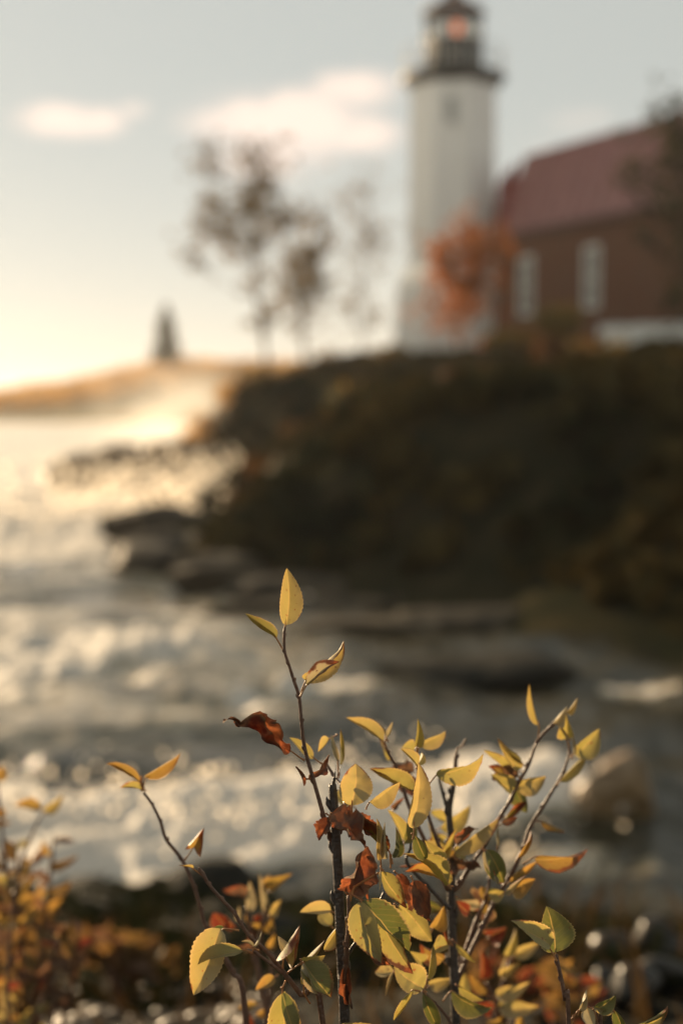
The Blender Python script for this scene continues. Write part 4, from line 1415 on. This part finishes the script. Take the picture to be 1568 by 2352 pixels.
xr = random.Random(91)
lines = [[(1965, 2720), (1897, 2867), (1826, 2997), (1722, 3170)], [(2033, 2882), (1938, 3032), (1868, 3202), (1764, 3398)], [(1420, 2755), (1460, 2840), (1560, 3090), (1640, 3260)],
         [(1522, 2770), (1560, 2960), (1645, 3190)], [(1652, 3200), (1655, 3400), (1662, 3650)], [(1655, 2950), (1652, 3200)], [(1480, 3200), (1560, 3400), (1650, 3560)]]
for k in range(34):
    ln_ = lines[k % len(lines)]
    i = xr.randrange(len(ln_) - 1); f = xr.random()
    x, y = ln_[i][0] + (ln_[i + 1][0] - ln_[i][0]) * f, ln_[i][1] + (ln_[i + 1][1] - ln_[i][1]) * f
    a = math.radians(xr.choice((-1, 1)) * xr.uniform(25, 80) - 90)
    l1, l2 = xr.uniform(14, 30), xr.uniform(75, 140)
    dx, dy = math.cos(a), math.sin(a) * (1 if xr.random() < .75 else -.7)
    L(p2, (x + dx * l1, y + dy * l1), (x + dx * (l1 + l2), y + dy * (l1 + l2)), xr.uniform(44, 72), xr.choice(('y', 'yg', 'yg', 'o', 'g', 'd', 'p')), xr.uniform(.10, .24), xr.uniform(-45, 45),
      xr.uniform(20, 50), xr.uniform(-.1, .12), xr.uniform(10, 40), xr.uniform(-30, 30), xr.choice((0, 0, .1, .3, .5)), A=(x, y))

# --- plant 3: twig arching to the left, nearest the camera
p3 = plant_root('sapling_twig', (1182, 3750), 0, 'long sharp twig leaning left across the bottom, with a big pale hanging leaf', 'twig')
stem(p3, [(727, 3177), (742, 3198), (765, 3238), (811, 3292), (857, 3341), (880, 3380), (918, 3433), (975, 3483), (1040, 3563), (1102, 3644), (1182, 3750)],
     [3, 8, 6, 6.5, 7, 7, 7.5, 8, 9, 10, 11], -.01, 'stem', 'twig', True)
stem(p3, [(905, 3478), (933, 3487), (985, 3525), (1033, 3563)], [5, 6, 6, 6], -.016, 'branch', 'twig')
stem(p3, [(1113, 3600), (1115, 3640), (1136, 3676)], [3, 3.5, 4], -.012, 'branch', 'stalk')
L(p3, (815, 3404), (700, 3642), 112, 'y', -.012, 12, 18, .05, 12, 8, .16, A=(876, 3408))
L(p3, (820, 3400), (786, 3396), 22, 'g', -.006, 20)
L(p3, (890, 3478), (726, 3540), 70, 'yg', -.03, 28, 28, .05, 15, A=(925, 3488))
L(p3, (930, 3470), (884, 3446), 30, 'p', -.03, 20, 45, .1)
L(p3, (932, 3466), (955, 3410), 16, 'p', -.03, 30, 45)
L(p3, (1040, 3506), (1104, 3388), 128, 'y', -.012, 10, 32, .03, 35, 12, .46, .07, A=(1036, 3548))
L(p3, (1046, 3500), (1020, 3426), 54, 'p', -.014, 15, 30)
L(p3, (1112, 3526), (1212, 3652), 104, 'g', -.02, -14, 22, .08, 25, 0, .36, A=(1050, 3566))
L(p3, (1112, 3522), (1190, 3500), 56, 'yg', -.012, 30, 20, .06)
L(p3, (1108, 3528), (1170, 3640), 44, 'p', -.024, 35, 30, .08)
L(p3, (1112, 3560), (1114, 3606), 26, 'yg', -.014, 25, 35)
L(p3, (1033, 3632), (1062, 3850), 104, 'yg', -.02, 8, 30, .05, 12, A=(1046, 3592))
L(p3, (1036, 3632), (1090, 3830), 52, 'g', -.03, -30, 20, .05)
L(p3, (708, 3182), (654, 3166), 32, 'y', -.01, 15, 40, .06, 20, A=(748, 3210))
L(p3, (1005, 3578), (936, 3628), 40, 'o', .15, 20)

# --- plant 4: blurred thin twig behind it
D4 = .13
p4 = plant_root('sapling_twig', (905, 3750), D4, 'thin blurred twig at the left with a gold leaf pair on its tip', 'twig')
stem(p4, [(526, 2903), (557, 2945), (587, 3006), (610, 3075), (668, 3151), (712, 3250), (735, 3330), (757, 3400), (800, 3470), (850, 3560), (900, 3725)], [5, 5, 5.5, 6.5, 7, 7, 7, 8, 9, 10, 12], D4, 'stem', 'twig', True)
L(p4, (512, 2862), (387, 2800), 48, 'o', D4, 40, 35, .08, 15, 0, .1, A=(522, 2895))
L(p4, (534, 2850), (656, 2754), 48, 'o', D4, 38, 30, .05, 12, A=(528, 2895))
L(p4, (520, 2893), (440, 2885), 36, 'yg', D4, 40, 30, 0, 10, 0, .35)
L(p4, (521, 2885), (524, 2845), 24, 'd', D4)
L(p4, (708, 3102), (752, 3030), 92, 'o', D4 - .02, 10, 35, .05, 35, 0, .62, A=(675, 3150))

# --- plant 5: right twig with one dark and one light leaf
D5 = -.01
p5 = plant_root('sapling_twig', (2081, 3760), D5, 'single twig at lower right with one dark green and one pale leaf', 'twig')
stem(p5, [(2036, 3494), (2041, 3529), (2054, 3587), (2068, 3663), (2081, 3760)], [5, 7, 7.5, 8, 9], D5, 'stem', 'twig', True)
L(p5, (2032, 3488), (1998, 3318), 122, 'g', D5 + .01, 10, 18, .05, 20, 10, .05, A=(2040, 3520))
L(p5, (2012, 3474), (1868, 3363), 68, 'yg', D5 - .006, 28, 28, .05, 15, 15, .26, A=(2038, 3520))
p6 = plant_root('sapling_twig', (2200, 3780), D5, 'low twig in the bottom right corner with grey curled leaves', 'twig')
stem(p6, [(2118, 3700), (2100, 3722), (2090, 3745), (2110, 3800)], [4, 4, 4, 6], D5, 'branch', 'stalk')
stem(p6, [(2180, 3700), (2195, 3760), (2200, 3800)], [4, 5, 6], D5 + .01, 'stem', 'twig', True)
stem(p6, [(2310, 3770), (2270, 3800), (2210, 3850)], [4, 5, 6], D5 + .01, 'branch', 'twig')
L(p6, (2120, 3700), (2150, 3626), 66, 'p', D5, 10, 30, .04, 60)
L(p6, (2172, 3696), (2254, 3646), 66, 'g', D5, 15, 25, .05, 20)
L(p6, (2152, 3690), (2172, 3775), 50, 'p', D5, 10, 35)
L(p6, (2170, 3690), (2250, 3702), 24, 'y', D5 - .004, 40, 25)
L(p6, (2246, 3702), (2282, 3805), 54, 'g', D5 + .01, 10)
L(p6, (2308, 3765), (2442, 3684), 72, 'g', D5, 28, 35, .05, 25, 0, .34)
L(p6, (2338, 3762), (2424, 3722), 40, 'yg', D5 - .006, 35)

# --- plant 7: low blurred leaves between, lower right
D7 = .3
p7 = plant_root('shrub', (1850, 3780), D7, 'low blurred yellow leaved shoot below the slanting branches')
stem(p7, [(1870, 3510), (1850, 3570), (1835, 3650), (1848, 3790)], [6, 8, 9, 11], D7, 'stem', 'twig', True)
stem(p7, [(1780, 3600), (1815, 3680), (1845, 3780)], [6, 7, 8], D7, 'branch', 'twig')
for B, T, W, k in (((1862, 3500), (1882, 3398), 56, 'yg'), ((1880, 3502), (1972, 3448), 54, 'y'), ((1840, 3580), (1902, 3522), 52, 'y'), ((1845, 3590), (1850, 3500), 26, 'p'),
                   ((1818, 3648), (1940, 3594), 58, 'y'), ((1822, 3690), (1978, 3680), 72, 'y'), ((1790, 3432), (1852, 3394), 76, 'r'), ((1762, 3580), (1762, 3478), 66, 'r'),
                   ((1896, 3760), (1916, 3690), 44, 'o'), ((1780, 3640), (1720, 3560), 60, 'o'), ((1800, 3700), (1740, 3680), 60, 'r'), ((1850, 3740), (1780, 3740), 60, 'o'), ((1700, 3640), (1690, 3560), 50, 'yg')):
    L(p7, B, T, W, k, D7, None, 30, .1 if k == 'y' else None, 20)

# --- plant 8: blurred small sapling left of the snapped stem
D8 = .32
p8 = plant_root('shrub', (985, 3770), D8, 'small blurred sapling of orange and cream leaves behind the left twig')
stem(p8, [(905, 3320), (915, 3400), (940, 3520), (985, 3780)], [7, 8, 10, 12], D8, 'stem', 'twig', True)
stem(p8, [(980, 3300), (960, 3390), (945, 3500)], [6, 7, 8], D8, 'branch', 'twig')
stem(p8, [(1000, 3500), (990, 3620), (980, 3740)], [6, 7, 8], D8, 'branch', 'twig')
for B, T, W, k in (((902, 3280), (818, 3256), 44, 'd'), ((905, 3335), (920, 3222), 40, 'p'), ((980, 3345), (944, 3198), 34, 'p'), ((985, 3262), (1068, 3194), 58, 'o'), ((990, 3350), (1032, 3298), 58, 'y'),
                   ((960, 3260), (985, 3200), 40, 'o'), ((822, 3392), (786, 3340), 62, 'r'), ((850, 3400), (834, 3355), 46, 'r'), ((962, 3384), (944, 3352), 46, 'r'), ((986, 3416), (902, 3388), 34, 'o'),
                   ((880, 3370), (874, 3318), 34, 'p'), ((915, 3380), (912, 3320), 26, 'o'), ((985, 3395), (1000, 3350), 40, 'o'), ((900, 3480), (935, 3400), 70, 'd'), ((940, 3680), (870, 3690), 40, 'o'),
                   ((940, 3720), (1000, 3690), 36, 'o'), ((990, 3470), (1010, 3420), 40, 'o'), ((930, 3760), (900, 3700), 40, 'r')):
    L(p8, B, T, W, k, D8, None, 30, None, 20, 0, .5 if k == 'd' else 0.1)


# --- blurred bushes further down the bank
def auto_bush(name, tips, root_px, dd, label, palette, seed, leaf_px=(46, 70), n_leaf=8):
    rg = random.Random(seed)
    pl = plant_root(name, root_px, dd, label)
    base = Vector(pl.location)
    for k, (x, y) in enumerate(tips):
        tip = PS(x, y, FOC + K * dd + rg.uniform(-.12, .12))
        mid = base.lerp(tip, .55) + Vector((rg.uniform(-.03, .03), rg.uniform(-.03, .03), .04))
        mb = MB()
        r = .0035 * (FOC + K * dd) / 1.9
        mb.tube([base - up * .04, base.lerp(mid, .5), mid, mid.lerp(tip, .55), tip], [r * 1.4, r * 1.1, r * .9, r * .7, r * .35], 6, 4)
        mb.build('branch' if k else 'stem', M['twig'], pl)
        for j in range(n_leaf):
            f = .35 + .65 * (j + .5) / n_leaf
            B = mid.lerp(tip, (f - .3) / .7) if f > .3 else mid
            W = rg.uniform(*leaf_px) / 5208 * (FOC + K * dd)
            side = 1 if j % 2 else -1
            d = Vector((side * rg.uniform(.4, 1), rg.uniform(-.6, .6), rg.uniform(.1, 1))).normalized()
            kd = rg.choice(palette)
            put_leaf(pl, B, B + d * W * rg.uniform(1.3, 1.9), W * .8, kd, R(rg.uniform(-60, 60)), R(rg.uniform(15, 45)), rg.uniform(-.1, .1), R(20), 0, rg.uniform(0, .35), 0, stalk_r=.0008)
    return pl


auto_bush('shrub', [(60, 3080), (-30, 3020), (120, 3140), (200, 3060), (20, 3200), (150, 3280), (60, 3330), (-20, 3400), (110, 3430)], (60, 3790), .75,
          'blurred golden and orange leaved shrub at the left edge', ['b', 'o', 'b', 'yg', 'b', 'o', 'd'], 3, n_leaf=8)
auto_bush('shrub', [(250, 3380), (290, 3410), (180, 3440), (140, 3530), (200, 3500), (10, 3430), (0, 3560)], (110, 3800), .7,
          'blurred crimson leaved shrub in the lower left corner', ['r', 'b', 'd', 'b', 'd'], 4, n_leaf=7)
auto_bush('shrub', [(40, 3660), (-10, 3600), (90, 3700)], (30, 3830), .6, 'low yellow leaved shoot at the very bottom left', ['y', 'yg', 'o'], 6, n_leaf=6)
pa = plant_root('shrub', (40, 3700), .55, 'slim blurred shoot at the left edge with two yellow leaves above the surf')
stem(pa, [(160, 2975), (120, 3050), (70, 3200), (40, 3420), (30, 3700)], [4, 5, 6, 7, 8], .55, 'stem', 'twig', True)
stem(pa, [(-10, 2850), (0, 2960), (40, 3300)], [4, 5, 6], .55, 'branch', 'twig')
L(pa, (150, 2966), (56, 2946), 44, 'o', .55, 25)
L(pa, (170, 2976), (230, 2908), 52, 'y', .55, 15)
L(pa, (-15, 2862), (12, 2808), 44, 'o', .55, 15)
L(pa, (-10, 2990), (14, 2960), 34, 'o', .55, 15)
auto_bush('shrub', [(420, 3440), (500, 3480), (350, 3450), (560, 3540), (620, 3560), (300, 3480), (460, 3560)], (470, 3760), 1.5,
          'low brown and gold shrub on the bank between the left twigs', ['d', 'b', 'b', 'd', 'b'], 8, (50, 74), 9)
auto_bush('shrub', [(2070, 3530), (2100, 3560), (2120, 3600), (2050, 3580), (2140, 3640), (2020, 3620)], (2090, 3790), .75,
          'blurred bright orange leaved shrub behind the lower right twig', ['o', 'b', 'r', 'o'], 9, (50, 74), 7)
auto_bush('shrub', [(1800, 3560), (1900, 3600), (1740, 3500), (1960, 3640), (1700, 3600)], (1830, 3800), .9,
          'blurred rust coloured shrub low behind the right dark stem', ['b', 'r', 'd', 'b'], 10, (46, 66), 8)

M['glint_stone'] = simple('glint_stone', (.016, .015, .013), (.03, .026, .02), 14, .3, .1, .22)
rg = random.Random(12)
WS = ((1500, 2150), (1530, 2098), (1408, 2182), (1478, 2128), (1552, 2185), (1340, 2290), (1398, 2262), (1455, 2270), (1520, 2240), (1290, 2330))  # spots where glossy stones are added to throw sun glints
for k, (x, y) in enumerate(WS):
    ray = FWD + Vector(((x - 784) / FPX, 0, 0)) + UPV * ((1176 - y) / FPX)
    d = 1.5
    while d < 7 and (CAM + ray * d).z > float(bank_z(np.array((CAM + ray * d).x), np.array((CAM + ray * d).y))) + .05: d += .02
    q = CAM + ray * d
    rr_ = rg.uniform(.04, .06)
    me = rock_mesh('glint_stone', (rr_ * 1.15, rr_, rr_ * .9), 200 + k, 3, .06)
    o = link('glint_stone', me, M['glint_stone'])
    o.location = q
    tag(o, 'smooth wet stone added for its sun glint at lower right, ' + ORD[sorted(range(10), key=lambda i: WS[i][0]).index(k)] + ' of ten', 'stone', 'wet stones added for glints at lower right')

# dry grass and wet pebbles on the bank
rg = random.Random(31)
mb = MB()
for _ in range(420):
    y = rg.uniform(2.2, 4.2)
    x = rg.uniform(-.30, .30) * y
    z = float(bank_z(np.array(x), np.array(y)))
    h = rg.uniform(.06, .26) * (1.3 if x > .2 else .8)
    lean = Vector((rg.gauss(0, .35), rg.gauss(0, .3), 1)).normalized()
    w = rg.uniform(.0025, .005)
    b = Vector((x, y, z - .01)); sd_ = Vector((rg.gauss(0, 1), rg.gauss(0, .5), 0)).normalized() * w
    t = b + lean * h + Vector((lean.x, lean.y, 0)) * h * .4
    m_ = b + lean * h * .5
    mb.add([b - sd_, b + sd_, m_ + sd_ * .8, t, m_ - sd_ * .8], [(0, 1, 2, 4), (4, 2, 3)])
tag(mb.build('dry_grass', M['grass'], None, False), 'dry brown grass growing on the near bank', kind='stuff')

mb = MB()
for _ in range(900):
    y = rg.uniform(2.9, 6.0)
    x = rg.uniform(-.3, .3) * y
    z = float(bank_z(np.array(x), np.array(y)))
    leaf_cloud(mb, Vector((x, y, z + .03)), rg.uniform(.05, .14), 12, .022, rg, .8)
tag(mb.build('bank_undergrowth', M['bank_green'], None, False), 'low dark ground cover on the near bank', kind='stuff')
mb = MB()
import bmesh
bm = bmesh.new(); bmesh.ops.create_icosphere(bm, subdivisions=2, radius=1)
iv = [v.co.copy() for v in bm.verts]; jf = [tuple(v.index for v in f.verts) for f in bm.faces]; bm.free()
for _ in range(330):
    y = rg.uniform(2.25, 3.3); x = rg.uniform(-.22, -.03) * y
    if rg.random() < .08:
        y = rg.uniform(3.0, 4.6); x = rg.uniform(.16, .27) * y
    z = float(bank_z(np.array(x), np.array(y)))
    s = rg.uniform(.008, .026); sx, sy, sz = s * rg.uniform(.8, 1.4), s, s * rg.uniform(.5, .8)
    mb.add([Vector((x + v.x * sx, y + v.y * sy, z + sz * .4 + v.z * sz)) for v in iv], jf)
tag(mb.build('wet_pebbles', M['pebble']), 'wet glinting pebbles scattered on the near bank', kind='stuff')

# ------------------------------------------------------------------ air
hb = MB()
hb.box(Vector((0, 1740, 9.5)), (Vector((4200, 0, 0)), Vector((0, 1900, 0)), Vector((0, 0, 13.5))))
hm = bpy.data.materials.new('haze')
hm.use_nodes = True
hm.node_tree.nodes.remove(hm.node_tree.nodes['Principled BSDF'])
hv = hm.node_tree.nodes.new('ShaderNodeVolumePrincipled')
hv.inputs['Color'].default_value = (.92, .94, 1, 1)
hv.inputs['Density'].default_value = .0003
hv.inputs['Anisotropy'].default_value = .45
hm.node_tree.links.new(hv.outputs[0], hm.node_tree.nodes['Material Output'].inputs['Volume'])
tag(hb.build('haze', hm, None, False), 'thin golden haze over the lake', kind='stuff')

# sunlit spray drifting off the breakers under the bluff
q = PD(430, 935, 46)
import bmesh as _b
bm = _b.new(); _b.ops.create_icosphere(bm, subdivisions=3, radius=1)
me = bpy.data.meshes.new('sea_mist'); bm.to_mesh(me); bm.free()
mo = link('sea_mist', me)
mo.location = (q.x - .6, q.y + 3, 1.9)
mo.scale = (3.6, 13, 2.4)
mm = bpy.data.materials.new('sea_mist'); mm.use_nodes = True
mm.node_tree.nodes.remove(mm.node_tree.nodes['Principled BSDF'])
nt = NT(mm.node_tree)
co = nt.n('ShaderNodeTexCoord').outputs['Object']
ln = nt.n('ShaderNodeVectorMath', operation='LENGTH', ins={0: co}).outputs['Value']
den = nt.math('MULTIPLY', nt.smooth(ln, 1.0, .1), nt.math('MULTIPLY', nt.smooth(nt.noise(1.6, 3, co), .3, .7), .055))
vs_ = nt.n('ShaderNodeVolumePrincipled', ins={'Color': (.96, .95, .93), 'Density': den})
vs_.inputs['Anisotropy'].default_value = .6
mm.node_tree.links.new(vs_.outputs[0], mm.node_tree.nodes['Material Output'].inputs['Volume'])
me.materials.append(mm)
tag(mo, 'golden mist of spray drifting off the breakers below the bluff', kind='stuff')
